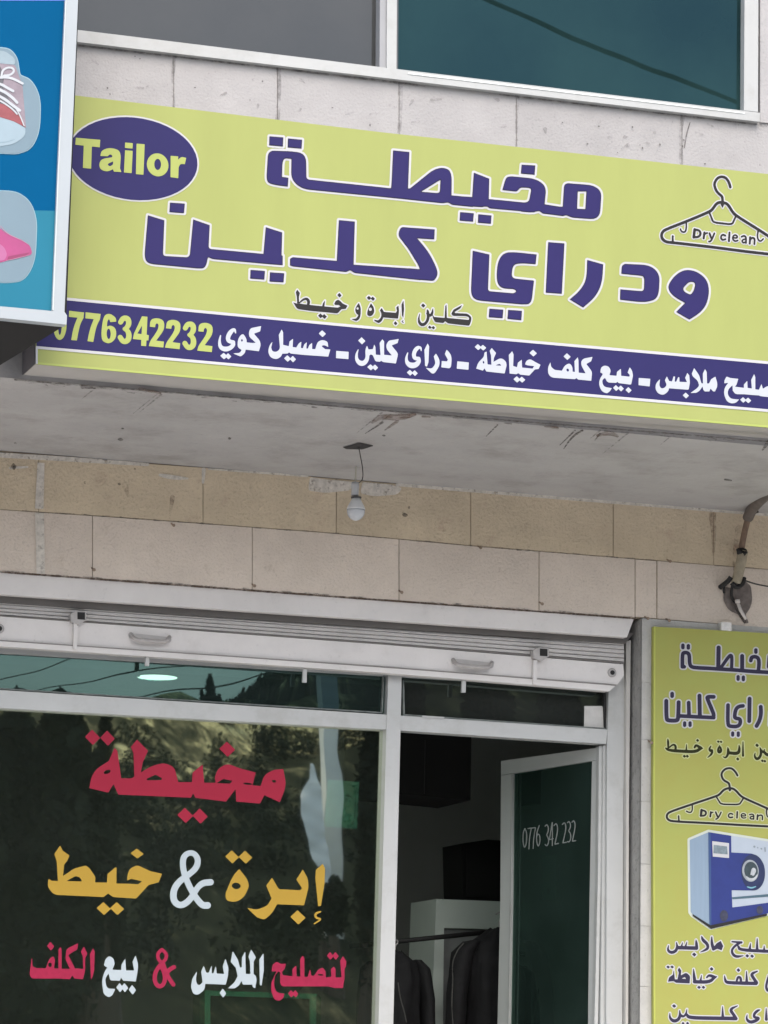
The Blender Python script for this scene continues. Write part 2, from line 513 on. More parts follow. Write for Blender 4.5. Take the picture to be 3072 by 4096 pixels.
# ------------------------------------------------------------------ ground outside
def terrain():
    # street in front, rocky hillside across the road
    xs = np.concatenate([np.linspace(-400, -30, 12)[:-1], np.linspace(-30, 90, 121), np.linspace(90, 400, 12)[1:]])
    ys = np.concatenate([np.linspace(-400, -90, 10)[:-1], np.linspace(-90, -18, 97), [-17, -16]])
    prof = [(-400, 2800), (300, 2802), (700, 2806), (800, 2812), (900, 2792), (1050, 2716), (1250, 2680), (1540, 2630), (2400, 2560), (3500, 2500)]
    RY = -62.0
    P = [MIR(px, py, RY, Y_GLASS) for px, py in prof]
    rx = np.array([p[0] for p in P]); rz = np.array([p[2] for p in P])
    V = []
    rng = np.random.RandomState(3)
    ph = rng.rand(12) * 6.28
    for y in ys:
        for x in xs:
            # follow the sight line so that the ridge keeps its outline
            xr = x * 1.0
            zr = np.interp(xr, rx, rz)
            t = min(1.0, max(0.0, (-16.0 - y) / (-16.0 - RY)))
            z = zr * (t ** 0.85)
            if y < RY: z = zr - (RY - y) * 0.15
            bump = .5 * math.sin(x * .35 + ph[0]) * math.cos(y * .3 + ph[1]) + .3 * math.sin(x * .9 + y * .4 + ph[2]) + .22 * math.sin(x * 1.9 - y * 1.1 + ph[3])
            z += bump * min(1, t * 4) * (0.9 if t < 1 else .3) * .7
            V.append((x, y, max(z, -0.02 if t < .01 else 0.0)))
    F = []
    nx = len(xs)
    for j in range(len(ys) - 1):
        for i in range(nx - 1):
            F.append((j * nx + i, j * nx + i + 1, (j + 1) * nx + i + 1, (j + 1) * nx + i))
    m, nt, p = base_mat("dry_hillside")
    N, L = nt.nodes, nt.links
    tc = N.new("ShaderNodeTexCoord"); mp = N.new("ShaderNodeMapping")
    mp.inputs["Scale"].default_value = (3.4, .5, .6)
    L.new(tc.outputs["Object"], mp.inputs[0])
    n1 = N.new("ShaderNodeTexNoise"); n1.inputs["Scale"].default_value = 1.3; n1.inputs["Detail"].default_value = 9; n1.inputs["Roughness"].default_value = .72
    L.new(mp.outputs[0], n1.inputs[0])
    cr = N.new("ShaderNodeValToRGB")
    e = cr.color_ramp.elements
    e[0].position = .44; e[0].color = (.018, .021, .015, 1)
    e[1].position = .64; e[1].color = (.58, .53, .28, 1)
    a = e.new(.51); a.color = (.036, .040, .025, 1)
    b = e.new(.57); b.color = (.13, .12, .07, 1)
    sx = N.new("ShaderNodeSeparateXYZ"); L.new(tc.outputs["Object"], sx.inputs[0])
    hm = N.new("ShaderNodeMapRange"); hm.inputs["From Min"].default_value = -34; hm.inputs["From Max"].default_value = -58; hm.inputs["To Min"].default_value = -.09; hm.inputs["To Max"].default_value = .075
    L.new(sx.outputs["Y"], hm.inputs[0])
    ha = N.new("ShaderNodeMath"); ha.operation = 'ADD'
    nl = N.new("ShaderNodeTexNoise"); nl.inputs["Scale"].default_value = .22; nl.inputs["Detail"].default_value = 4
    mpl = N.new("ShaderNodeMapping"); mpl.inputs["Scale"].default_value = (1, .3, .3); L.new(tc.outputs["Object"], mpl.inputs[0]); L.new(mpl.outputs[0], nl.inputs[0])
    mxn = N.new("ShaderNodeMix"); mxn.data_type = 'FLOAT'; mxn.inputs[0].default_value = .4
    L.new(n1.outputs[0], mxn.inputs[2]); L.new(nl.outputs[0], mxn.inputs[3])
    L.new(mxn.outputs[0], ha.inputs[0]); L.new(hm.outputs[0], ha.inputs[1])
    L.new(ha.outputs[0], cr.inputs[0]); L.new(cr.outputs[0], p.inputs["Base Color"])
    p.inputs["Roughness"].default_value = .95; p.inputs["Specular IOR Level"].default_value = 0
    o = mesh("hillside", V, F, m, None, True)
    o["kind"] = "structure"
    return rx, rz
RX, RZ = terrain()
def hill_z(x, y):
    t = min(1.0, max(0.0, (-16.0 - y) / 46.0))
    return float(np.interp(x, RX, RZ)) * t ** .85

M_ASPH = mat("asphalt", (.46, .455, .45), .9, var=.18, scale=1.5, bump=.2, bscale=60)
M_PAVE = mat("pavement_concrete", (.60, .59, .575), .9, var=.12, scale=1.5, bump=.2, bscale=50)
b = B(); b.add([(-400, -400, -.05), (400, -400, -.05), (400, 60, -.05), (-400, 60, -.05)], [(0, 1, 2, 3)])
b.build("street", M_ASPH)["kind"] = "structure"
b = B(); b.box((-30, -3.2, -.3), (40, 9.0, 1.06))
b.build("pavement", M_PAVE)["kind"] = "structure"

# ------------------------------------------------------------------ the building
bld = root("shop_building", "stone shop building with white framed windows above a concrete canopy", "building", (4.5, 0, 1.06))

def interp(line, x):
    return float(np.interp(x, [p[0] for p in line], [p[1] for p in line]))
def extend(line):
    (x0, y0), (x1, y1) = line[0], line[1]
    a = (-900, y0 + (y1 - y0) * (-900 - x0) / (x1 - x0))
    (x0, y0), (x1, y1) = line[-2], line[-1]
    c = (4000, y1 + (y1 - y0) * (4000 - x1) / (x1 - x0))
    return [a] + list(line) + [c]
L_JUN = extend([(0, 1815), (835, 1871), (1536, 1930), (2600, 2015), (3072, 2055)])
L_AB = extend([(0, 2038), (500, 2071), (1389, 2137), (1906, 2185), (2448, 2228), (2925, 2266)])
L_H5 = extend([(0, 2287), (1536, 2400), (2540, 2472)])
L_BC = extend([(2540, 2468), (3072, 2512)])

def course(b, top, bot, joints, x0, x1, Y0, Y1, g=1.6, dx=None):
    xs = [x0] + [j for j in joints if x0 < j < x1] + [x1]
    for i in range(len(xs) - 1):
        a, c = xs[i] + g, xs[i + 1] - g
        lean = lambda x, y: (x - 1536) * 1.2e-5 * (y - 2000)
        t = random.uniform(.93, 1.06)
        n = max(2, int((c - a) / 220) + 1)
        up = [(x, interp(top, x) + g) for x in np.linspace(a, c, n)]
        dn = [(x, interp(bot, x) - g) for x in np.linspace(c, a, n)]
        b.slab(up + dn, Y0 + random.uniform(0, .0025), Y1, t)
bA = B(); course(bA, L_JUN, L_AB, [155, 812, 1345, 1883, 2453, 2855], -900, 4000, 0, .14)
bA.build("wall_course", M_ROWA, bld, tone=True)
bB = B(); course(bB, L_AB, L_H5, [-60, 158, 370, 1009, 1596, 2156], -900, 2540, 0, .14)
bB.slab([(2542, interp(L_AB, 2542) + 2.3), (2625, interp(L_AB, 2625) + 2.3), (2625, interp(L_BC, 2625) - 2.3), (2542, interp(L_BC, 2542) - 2.3)], 0.001, .14, 1.0)
course(bB, L_AB, L_BC, [3150], 2628, 4000, 0, .14)
bB.build("wall_course", M_ROWB, bld, tone=True)
# jamb of the opening, stone by stone
bJ = B()
ys = [2474, 2728, 2957, 3205, 3455, 3703, 3945, 4190, 4440, 4700, 4960]
for i in range(len(ys) - 1):
    xl = 2569 - 9 * (ys[i] - 2474) / 1600.0; xl2 = 2569 - 9 * (ys[i + 1] - 2474) / 1600.0
    bJ.slab([(xl, ys[i] + 1), (3300, ys[i] + 51), (3300, ys[i + 1] + 49), (xl2, ys[i + 1] - 1)], 0, .155, random.uniform(.94, 1.05))
bJ.build("jamb", M_JAMB, bld, tone=True)
# mortar bed behind the stones, left shop front side wall below
b = B()
b.slab([(-900, interp(L_JUN, -900) - 30), (4000, interp(L_JUN, 4000) - 30), (4000, interp(L_BC, 4000) + 4), (2545, interp(L_BC, 2545)), (2545, interp(L_H5, 2540) - 4), (-900, interp(L_H5, -900) - 3)], .007, .13)
br = B(); br.add([U(2568.5, 2478, 0) + (-.003, .006, 0), U(2568.5, 2478, 0) + (-.003, .15, 0), U(2554, 4950, 0) + (-.003, .15, 0), U(2554, 4950, 0) + (-.003, .006, 0)], [(0, 1, 2, 3)]); br.build("reveal_shade", mat("shaded_dirty_cement", (.30, .30, .29), .9, var=.16, scale=9, speck=(35, .6, .3), bump=.4), bld)  # darker strip paints the recess shade onto the reveal; specks are dirt
bj2 = B(); bj2.slab([(2571, 2472), (3290, 2530), (3290, 4950), (2561, 4950)], .004, .151); bj2.build("mortar_bed", M_MORTARJ, bld)
b.build("mortar_bed", M_MORTAR, bld)
# plaster smears left along the soffit and over the joints
pl = [('S', [(0, 1820, 20), (300, 1838, 20), (590, 1858, 14)]), ('S', [(835, 1876, 7), (1230, 1905, 8)]), ('S', [(1590, 1938, 14), (2200, 1988, 14), (2600, 2019, 16), (3072, 2058, 14)]),
      ('P', [(1240, 1908, 10), (1290, 1916), (1415, 1928), (1400, 1962, 12), (1300, 1972, 20), (1232, 1962, 14)]),
      ('P', [(1450, 1928, 8), (1560, 1938), (1610, 1952, 14), (1590, 1978, 14), (1500, 1986, 22), (1440, 1974, 14)]),
      ('S', [(640, 1900, 12), (690, 1910, 20), (750, 1914, 8)]), ('S', [(815, 1878, 16), (812, 1930, 10)]), ('S', [(40, 1872, 10), (110, 1868, 8)])]
STUFF.append(ink("plaster_patch", prims_to_src((0, 0, 1), pl), on_y(-.003), M_PLASTER, bld, step=2.5))
STUFF.append(ink("plaster_patch", prims_to_src((0, 0, 1), [('P', [(150, 1850), (178, 1852), (174, 2036), (140, 2034)]), ('P', [(140, 2050), (176, 2053), (180, 2296), (146, 2294)])]), on_y(-.0035), M_PLASTER, bld, step=2.5))
# chips, holes and dirt along the joints
dk = [('D', 55, 1866, 12, 16), ('D', 478, 1936, 8, 7), ('D', 340, 1930, 5, 9), ('D', 540, 1876, 6, 6), ('D', 1620, 2060, 14, 10), ('D', 1636, 2030, 5, 9)]
STUFF.append(ink("stain", prims_to_src((0, 0, 1), dk), on_y(-.003), M_GRIME, bld, step=1.5))
jd = []
for _ in range(60):
    x = random.uniform(20, 3050); ln = random.uniform(14, 60)
    y = interp(L_AB, x); y2 = interp(L_AB, x + ln)
    jd.append(('S', [(x, y + random.uniform(-2, 2), random.uniform(2, 7)), (x + ln, y2 + random.uniform(-2, 2), random.uniform(2, 5))]))
for _ in range(45):
    x = random.uniform(0, 2500); ln = random.uniform(20, 90)
    jd.append(('S', [(x, interp(L_H5, x) - 5, random.uniform(3, 8)), (x + ln, interp(L_H5, x + ln) - 4, random.uniform(3, 8))]))
STUFF.append(ink("joint_dirt", prims_to_src((0, 0, 1), jd), on_y(-.0028), M_GRIME2, bld, step=1.5))
STUFF.append(ink("stain", prims_to_src((0, 0, 1), [('S', [(2850, 2060, 30), (2856, 2150, 18), (2852, 2230, 8)]), ('S', [(2960, 2120, 40), (2945, 2240, 34), (2940, 2290, 10)]), ('S', [(500, 1940, 26), (512, 1985, 10)]), ('S', [(690, 1990, 20), (680, 2060, 8)])]), on_y(-.0026),
    stain("reddish_stain", (.30, .19, .14), 20, .40, .75, .7), bld, step=2))

STUFF.append(ink("joint_dirt", prims_to_src((0, 0, 1), [("S", [(-50, 2284, 8), (700, 2339, 9), (1536, 2401, 8), (2540, 2473, 8)])]), on_y(-.0012), stain("brown_joint", (.085, .06, .045), 18, .3, .55, .9), bld, step=1.5))
# canopy slab and overhanging upper storey
b = B()
b.box((-8, Y_UP, Z_SOF), (22, .6, Z_SOF + .34))
b.build("canopy_slab", M_SOFFIT, bld)
sof = on_z(Z_SOF - .0015)
st = [('S', [(1490, 1690, 10), (1520, 1665, 22), (1600, 1672, 26), (1660, 1658, 12)]), ('S', [(1540, 1720, 5), (1590, 1685, 14)]), ('S', [(560, 1556, 14), (640, 1572, 10)]),
      ('S', [(2180, 1705, 8), (2230, 1712, 10)]), ('S', [(2390, 1742, 10), (2440, 1730, 22), (2470, 1745, 10)]), ('S', [(1690, 1666, 8), (1720, 1668, 6)])]
STUFF.append(ink("stain", prims_to_src((0, 0, 1), st), sof, M_RUST, bld, step=2))
st = [('S', [(2255, 1795, 3), (2290, 1745, 9), (2330, 1722, 8)]), ('S', [(2240, 1780, 3), (2300, 1722, 7)]), ('S', [(2380, 1760, 4), (2400, 1735, 8)]), ('S', [(1945, 1745, 3), (1990, 1700, 6)]), ('S', [(1460, 1735, 2), (1530, 1690, 9)]),
      ('S', [(330, 1547, 16), (380, 1553, 6)]), ('S', [(2900, 1918, 8), (2925, 1922, 6)]), ('D', 482, 1758, 14, 8), ('D', 62, 1773, 8, 5), ('D', 918, 1754, 9, 6), ('D', 490, 1714, 8, 4),
      ('S', [(3050, 1800, 6), (3072, 1770, 18)]), ('D', 1535, 1742, 10, 5)]
STUFF.append(ink("stain", prims_to_src((0, 0, 1), st), sof, M_GRIME, bld, step=1.5))
st = []
for _ in range(70):
    x = random.uniform(60, 3000); y0 = 1518 + (x - 65) * .0822 + random.uniform(4, 14)
    st.append(('S', [(x, y0, random.uniform(3, 9)), (x + random.uniform(10, 60), y0 + random.uniform(2, 8), random.uniform(2, 6))]))
for _ in range(9):
    x = random.uniform(200, 2900); y0 = 1530 + (x - 65) * .082
    ln = random.uniform(30, 130)
    st.append(('S', [(x, y0, random.uniform(3, 8)), (x - ln * .8, y0 + ln * .65, 2)]))
STUFF.append(ink("stain", prims_to_src((0, 0, 1), st), on_z(Z_SOF - .001), M_GRIME2, bld, step=1.5))
STUFF.append(ink("stain", prims_to_src((0, 0, 1), [('S', [(60, 1519, 7), (800, 1580, 6), (1536, 1641, 6), (3090, 1767, 6)])]), on_z(Z_SOF - .0022), M_GRIME, bld, step=1.5))

# upper wall
L_SILLB = extend([(305, 167), (1629, 322), (3072, 491)])
L_STOP = extend([(296, 381), (1536, 530), (3072, 696)])
low = [(p[0], p[1] + 900) for p in L_STOP]
b = B()
course(b, [(p[0], p[1] + 2) for p in L_SILLB], [(p[0], p[1] + 330) for p in L_SILLB], [180, 695, 1110, 1596, 2066, 2728, 3200], -900, 4000, Y_UP, Y_UP + .18, g=1.6)
course(b, [(p[0], p[1] + 330) for p in L_SILLB], [(p[0], p[1] + 620) for p in L_SILLB], [-100, 420, 930, 1400, 1850, 2400, 3000], -900, 4000, Y_UP, Y_UP + .18, g=2)
course(b, [(p[0], p[1] + 620) for p in L_SILLB], [(p[0], p[1] + 960) for p in L_SILLB], [100, 700, 1200, 1700, 2200, 2700, 3300], -900, 4000, Y_UP, Y_UP + .18, g=2)
b.slab([(3041, -900), (4000, -900), (4000, 560), (3041, 489)], Y_UP - .008, Y_UP + .18, 1.06)
b.slab([(-900, -900), (-100, -900), (-100, 100), (-900, 10)], Y_UP, Y_UP + .18)
b.build("wall", M_UPPER, bld, tone=True)
b = B()
b.slab([(-900, interp(L_SILLB, -900)), (4000, interp(L_SILLB, 4000)), (4000, 1790), (-900, 1440)], Y_UP + .006, Y_UP + .17)
b.build("mortar_bed", M_MORTARU, bld)
ck = []
for (x, y) in [(540, 225), (560, 235), (430, 352), (440, 376), (2250, 490), (2395, 505), (2560, 580), (2570, 592), (2350, 575), (2470, 610), (2735, 560), (2745, 545), (2730, 585), (2820, 655), (780, 350), (1050, 325), (1000, 400), (1330, 430), (1480, 500), (3040, 660), (2530, 508), (2640, 578)]:
    ck.append(('D', x, y, random.uniform(2.5, 6), random.uniform(2.5, 7)))
ck += [('S', [(2760, 490, 4), (2745, 540, 5), (2738, 590, 4)]), ('S', [(3033, 120, 3), (3040, 170, 5), (3050, 195, 4)]), ('S', [(3060, 440, 4), (3066, 460, 7)])]
STUFF.append(ink("chip", prims_to_src((0, 0, 1), ck), on_y(Y_UP - .004), stain("stone_pits", (.14, .13, .125), 40, .3, .5, .8), bld, step=1.2))
STUFF.append(ink("stain", prims_to_src((0, 0, 1), [('S', [(320, 182, 9), (900, 250, 5), (1600, 330, 12), (1700, 345, 4)]), ('S', [(2000, 378, 6), (2500, 437, 5), (3072, 503, 6)]), ('S', [(1900, 560, 3), (1560, 345, 3)], )][:2]), on_y(Y_UP - .003),
    stain("sill_grime", (.16, .155, .15), 20, .38, .65, .8), bld, step=1.5))

us = []
for jx, jt, jb in ((695, 214, 424), (1110, 262, 476), (1596, 320, 532), (2066, 374, 584), (2728, 452, 652)):
    us += [('S', [(jx + 4, jt, 20), (jx + random.uniform(-8, 10), (jt + jb) / 2, random.uniform(6, 18)), (jx, jb, random.uniform(10, 22))]), ('S', [(jx, jt + 4, 14), (jx + random.uniform(40, 120), jt + 14, 5)])]
for _ in range(26):
    x = random.uniform(330, 3000); y = 170 + (x - 305) * .117 + random.uniform(20, 180)
    us.append(('S', [(x, y, random.uniform(6, 16)), (x + random.uniform(-30, 40), y + random.uniform(-10, 20), random.uniform(3, 9))]))
o = ink("stain", prims_to_src((0, 0, 1), us), on_y(Y_UP - .0032), stain("stone_smudge", (.20, .19, .185), 22, .42, .72, .62), bld, step=1.5); STUFF.append(o)
# the facade runs on past both ends of what was measured
x4, x9 = U(4000, 600, Y_UP)[0], U(-900, 600, Y_UP)[0]
b = B(); b.box((x4 + .003, Y_UP + .002, Z_SOF + .003), (22, Y_UP + .18, 9.2)); b.box((-8, Y_UP + .002, Z_SOF + .003), (x9 - .003, Y_UP + .18, 9.2))
b.box((x9, Y_UP + .002, U(1500, -895, Y_UP)[2] - .02), (x4, Y_UP + .18, 9.2)); b.build("wall", M_UPPER, bld, tone=True)
x4 = U(4000, 2100, 0)[0]; x9 = U(-900, 2100, 0)[0]
b = B(); b.box((x4 + .002, .002, 1.0), (22, .158, Z_SOF - .002)); b.box((U(3290, 3000, 0)[0] + .004, .004, 1.0), (x4 + .001, .15, U(3290, 2530, 0)[2] - .01))
b.box((-8, .002, 1.0), (U(-330, 3000, 0)[0], .158, U(-330, 2270, 0)[2] - .25)); b.box((-8, .002, 3.3), (x9 - .002, .158, Z_SOF - .002)); b.build("wall", M_ROWB, bld, tone=True)
# upper window
win = B()
win.slab([(-900, 0 - 20), (300, 118), (1536, 270), (1562, 273), (2976, 443), (3040, 451), (3040, 487), (1629, 322), (305, 167), (-900, 30)], Y_UP - .03, Y_UP + .06)
uw = win.build("window", M_WHITEAL, bld)
b = B(); b.slab([(1552, -900), (1594, -900), (1586, 280), (1547, 275)], Y_UP - .015, Y_UP + .05)
b.build("frame", M_WHITEAL, uw); b = B()
b.slab([(2983, -900), (3037, -900), (3032, 448), (2976, 441)], Y_UP - .015, Y_UP + .05)
b.build("frame", M_WHITEAL, uw)
b = B(); b.slab([(1526, -900), (1552, -900), (1546, 276), (1518, 272)], Y_UP - .004, Y_UP + .05)
b.build("frame", mat("weathered_aluminium", (.31, .32, .335), .5, var=.05, scale=4), uw)
b = B()
b.slab([(1594, -900), (1599, -900), (1592, 282), (1586, 281)], Y_UP + .01, Y_UP + .05)
M_GASK = mat("grey_gasket", (.10, .11, .12), .6); b.build("gasket", M_GASK, uw); b = B()
b.slab([(2979, -900), (2986, -900), (2979, 442), (2973, 441)], Y_UP + .005, Y_UP + .03)
b.build("gasket", M_GASK, uw)
ink("sill_flashing", prims_to_src((0, 0, 1), [('P', [(1632, 288), (2980, 450), (2980, 455), (1632, 296)])]), on_y(Y_UP - .033), mat("flashing_white", (.74, .78, .76), .35), uw)
b = B(); b.slab([(-900, -900), (1530, -900), (1526, 290), (-900, 0)], Y_UP + .05, Y_UP + .054)
b.build("pane", M_G_UPL, uw)
b = B(); b.slab([(1560, -900), (3010, -900), (3010, 470), (1560, 290)], Y_UP + .025, Y_UP + .029)
b.build("pane", M_G_UPR, uw)
# dark room behind the upper window
b = B()
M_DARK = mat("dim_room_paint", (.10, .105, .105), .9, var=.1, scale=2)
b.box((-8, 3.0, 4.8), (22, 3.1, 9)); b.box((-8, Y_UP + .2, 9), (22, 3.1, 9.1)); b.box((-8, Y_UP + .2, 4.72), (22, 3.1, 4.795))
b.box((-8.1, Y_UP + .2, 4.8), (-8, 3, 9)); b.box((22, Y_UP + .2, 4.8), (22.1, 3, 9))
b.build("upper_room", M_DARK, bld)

# ------------------------------------------------------------------ roller shutter
sh = B()
sh.slab([(-900, interp(L_H5, -900)), (-400, interp(L_H5, -400) + 2), (1536, 2404), (2535, 2476), (2508, 2549), (1536, 2481), (0, 2377), (-900, 2316)], .012, .10)
shutter = sh.build("roller_shutter", M_SHUT, bld)
b = B(); b.slab([(-900, 2300), (2535, 2532), (2500, 2575), (-900, 2352)], .06, .14)
b.build("housing_gap", M_SHUTD, shutter)
# ribbed curtain
Ltop = extend([(0, 2389), (1536, 2497), (2494, 2566)])
Lbot = extend([(0, 2463), (1536, 2576), (2494, 2652)])
b = B()
nr = 5
for k in range(nr):
    a0, a1 = k / nr, (k + 1) / nr
    for (u0, u1, y0, y1) in ((a0, a0 + .62 / nr, .085, .074), (a0 + .62 / nr, a1, .074, .094)):
        xs = [-900, 0, 800, 1536, 2100, 2496]
        lo = on_y(y0); hi = on_y(y1)
        A = [U(x, interp(Ltop, x) * (1 - u0) + interp(Lbot, x) * u0, y0) for x in xs]
        Bq = [U(x, interp(Ltop, x) * (1 - u1) + interp(Lbot, x) * u1, y1) for x in xs]
        b.add(A + Bq, [(i, i + 1, len(xs) + i + 1, len(xs) + i) for i in range(len(xs) - 1)])
b.build("slat_curtain", M_SHUT, shutter)
ink("groove", prims_to_src((0, 0, 1), [('S', [(-100, 2456, 6), (1536, 2574, 6), (2492, 2652, 6)])]), on_y(.068), mat("groove_dark", (.20, .19, .18), .9, var=.2, scale=20), shutter)  # darker line drawn along the lower edge of the curtain
b = B()
b.slab([(-900, 2398), (0, 2466), (1536, 2579), (2493, 2657, 5), (2496, 2702), (2470, 2738), (1536, 2665), (0, 2560), (-900, 2495)], .062, .10)
b.slab([(-900, 2497), (0, 2562), (1536, 2668), (2464, 2741), (2437, 2765), (1536, 2691), (0, 2585), (-900, 2520)], .052, .11)
b.build("bottom_bar", M_SHUT, shutter)
ink("groove", prims_to_src((0, 0, 1), [('S', [(-100, 2555, 4), (1536, 2667, 4.5), (2462, 2741, 4)])]), on_y(.0495), mat("groove_dark2", (.24, .23, .22), .9, var=.2, scale=20), shutter)  # thin darker line drawn above the bottom lip
M_BOLT = mat("bolt_grey", (.40, .39, .38), .6, var=.15, scale=25)
def bolt(x, y, xr, y0, y1):
    b = B(); b.slab([(x - 42, y - 8), (x - 20, y - 20), (x + 20, y - 17), (x + 20, y + 17), (x - 8, y + 36), (x - 40, y + 24)], .03, .075)
    lk = b.build("lock_bolt", M_BOLT, shutter)
    b = B(); b.slab([(x - 15, y - 15), (x + 15, y - 13), (x + 15, y + 16), (x - 15, y + 14)], .028, .0295)
    b.build("socket", M_BLACK, lk)
    b = B(); b.slab([(xr - 8, y0), (xr + 6, y0 + 1), (xr + 4, y1), (xr - 10, y1 - 1)], .038, .06)
    b.build("rod", M_SHUT, lk)
bolt(325, 2463, 304, 2492, 2596)
bolt(2175, 2609, 2143, 2640, 2738)
def handle(x, y):
    # bow handle with its pressed recess
    pts = [U(x - 78, y - 22, .060), U(x - 66, y - 4, .03), U(x - 48, y + 2, .022), U(x + 50, y + 10, .022), U(x + 70, y + 6, .03), U(x + 78, y - 10, .060)]
    b = B(); b.tube(smooth_path(pts, 2), .0095, 8)
    h = b.build("handle", mat("worn_grey_%d" % x, (.37, .355, .345), .55, var=.15, scale=30), shutter, True)
    ink("recess", prims_to_src((0, 0, 1), [('S', [(x - 74, y - 14, 22), (x, y - 4, 28), (x + 74, y + 2, 22)])]), on_y(.0605), mat("recess_dark_%d" % x, (.43, .42, .415), .8, var=.12, scale=20), h)  # flat darker patch drawn behind the handle
handle(600, 2558); handle(1890, 2660)
def keyhole(x, y):
    b = B(); c = U(x, y, .062)
    b.lathe(c + (0, 0, 0), [(0, .021), (.006, .021), (.008, .017)], 20, axis=(0, 1, 0))
    k = b.build("cylinder_lock", M_STEEL, shutter, False)
    b = B(); b.lathe(c - np.array((0, .0085, 0)), [(0, .011), (.0015, .011)], 16, axis=(0, 1, 0)); b.build("keyway", M_BLACK, k)
keyhole(2447, 2691); keyhole(-3, 2515)
for x, y0, y1 in ((590, 2620, 2664), (1220, 2676, 2730), (1856, 2722, 2770)):
    b = B(); b.slab([(x - 6, y0), (x + 8, y0), (x + 7, y1 - 4), (x + 7, y1), (x - 9, y1 - 1), (x - 9, y1 - 8)], .075, .09)
    b.build("stop_peg", M_WHITEAL, shutter)
# side guide
b = B()
b.slab([(2505, 2566), (2523, 2560), (2516, 3200), (2510, 4960), (2500, 4960), (2505, 3200)], .10, .16)
b.build("side_guide", mat("guide_metal", (.50, .495, .47), .55, var=.12, scale=20, streak=(1, 1, .2)), shutter)
b = B(); b.slab([(2490, 2560), (2507, 2560), (2503, 4960), (2488, 4960)], .165, .20)
b.build("guide_gap", M_BLACK, shutter)

# ------------------------------------------------------------------ shop front
sf = B()
sf.slab([(-900, 2702), (0, 2760), (1540, 2858), (2430, 2918), (2425, 2976), (1545, 2918), (0, 2832), (-900, 2784)], .13, .21)
front = sf.build("shopfront_window", M_WHITEAL, bld)
b = B(); b.slab([(1556, 2640), (1608, 2640), (1602, 2932), (1573, 4096), (1552, 4960), (1492, 4960), (1514, 4096), (1546, 2920)], .125, .215)
b.build("frame", M_WHITEAL, front)
b = B(); b.slab([(2437, 2700), (2500, 2700), (2494, 3200), (2489, 4096), (2488, 4960), (2418, 4960), (2425, 4096), (2428, 3000)], .128, .215)
b.build("frame", M_WHITEAL, front)
b = B(); b.slab([(-300, 2500), (-240, 2500), (-255, 4960), (-310, 4960)], .128, .215); b.build("frame", M_WHITEAL, front)
b = B(); b.slab([(-900, 2520), (2500, 2720), (2500, 2760), (-900, 2560)], .15, .5); b.build("frame", M_WHITEAL, front)
# glazing beads and rubber
b = B()
for q in ([(0, 2752), (1530, 2848), (1530, 2853), (0, 2757)], [(1534, 2700), (1538, 2700), (1530, 2850), (1526, 2850)], [(1612, 2720), (1616, 2720), (1620, 2855), (1612, 2855)], [(1612, 2856), (2428, 2912), (2428, 2917), (1612, 2861)]):
    b.slab(q, .150, .17)
b.build("glazing_rubber", mat("aged_rubber", (.16, .18, .17), .6, var=.5, scale=25), front)
b = B(); b.slab([(1690, 2862), (1778, 2868), (1776, 2874), (1690, 2869)], .122, .13); b.build("tape_strip", M_WHITEAL, front)
b = B(); b.slab([(2412, 2720), (2420, 2720), (2430, 2915), (2420, 2915)], .15, .17); b.build("glazing_rubber", M_BLACK, front)
b = B(); b.slab([(-900, 2480), (1562, 2640), (1556, 2880), (-900, 2730)], Y_GLASS, Y_GLASS + .005)
b.build("pane", M_G_TRN, front)
b = B(); b.slab([(1590, 2640), (2450, 2700), (2450, 2930), (1590, 2870)], Y_GLASS, Y_GLASS + .005)
b.build("pane", M_G_TRR, front)
b = B(); b.slab([(-900, 2760), (1560, 2905), (1530, 4096), (1505, 4960), (-900, 4960)], Y_GLASS + .001, Y_GLASS + .006)
b.build("pane", M_G_WIN, front)
# plain white sticker on the transom
b = B(); b.slab([(2338, 2824), (2408, 2824), (2420, 2838), (2420, 2914), (2336, 2908)], .166, .168)
b.build("sticker", mat("paper_white", (.52, .52, .50), .8, var=.1, scale=25), front)
# transom fixing pegs seen behind the glass are part of the frame
for x, y in ((1790, 2745),):
    b = B(); b.slab([(x - 5, y - 25), (x + 6, y - 25), (x + 6, y + 50), (x - 5, y + 50)], .19, .2); b.build("inner_peg", M_BLACK, front)

# ------------------------------------------------------------------ door leaf, swung inwards on its right hand hinges
hinge = U(2412, 3000, .185); hx, hy = hinge[0], hinge[1]
best = None
for k in range(10, 88):
    th = math.radians(k); w = .98
    e = np.array((hx - w * math.cos(th), hy + w * math.sin(th), hinge[2])) - CAM
    px = W_PX / 2 + F_PX * e.dot(RIGHT) / e.dot(FWD)
    if best is None or abs(px - 2004) < best[0]: best = (abs(px - 2004), th)
TH = best[1]
DDIR = np.array((-math.cos(TH), math.sin(TH), 0)); DN = np.array((math.sin(TH), math.cos(TH), 0))
def on_door(off=0.0):
    return on_plane(np.array((hx, hy, 0)) - DN * off, DN)
def dslab(b, pts, o0, o1):
    f = on_door(o0)(np.array([p[0] for p in pts], float), np.array([p[1] for p in pts], float))
    return b.prism(f, f - DN * (o1 - o0))
dr = B()
dslab(dr, [(2004, 3044), (2398, 2990), (2398, 3038), (2366, 3043), (2044, 3094), (2004, 3100)], .02, -.02)
dslab(dr, [(2004, 3102), (2044, 3096), (2039, 3600), (2030, 4096), (2015, 4900), (1978, 4900), (1990, 4096), (2001, 3600)], .02, -.02)
dslab(dr, [(2368, 3045), (2398, 3040), (2392, 3600), (2385, 4096), (2375, 4900), (2342, 4900), (2352, 4096), (2358, 3600)], .02, -.02)
door = dr.build("door", mat("door_white", (.50, .52, .51), .4, var=.04, scale=4), bld)
b = B(); dslab(b, [(2038, 3090), (2372, 3036), (2350, 4900), (2010, 4900)], 0, -.005); b.build("pane", M_G_DOOR, door)
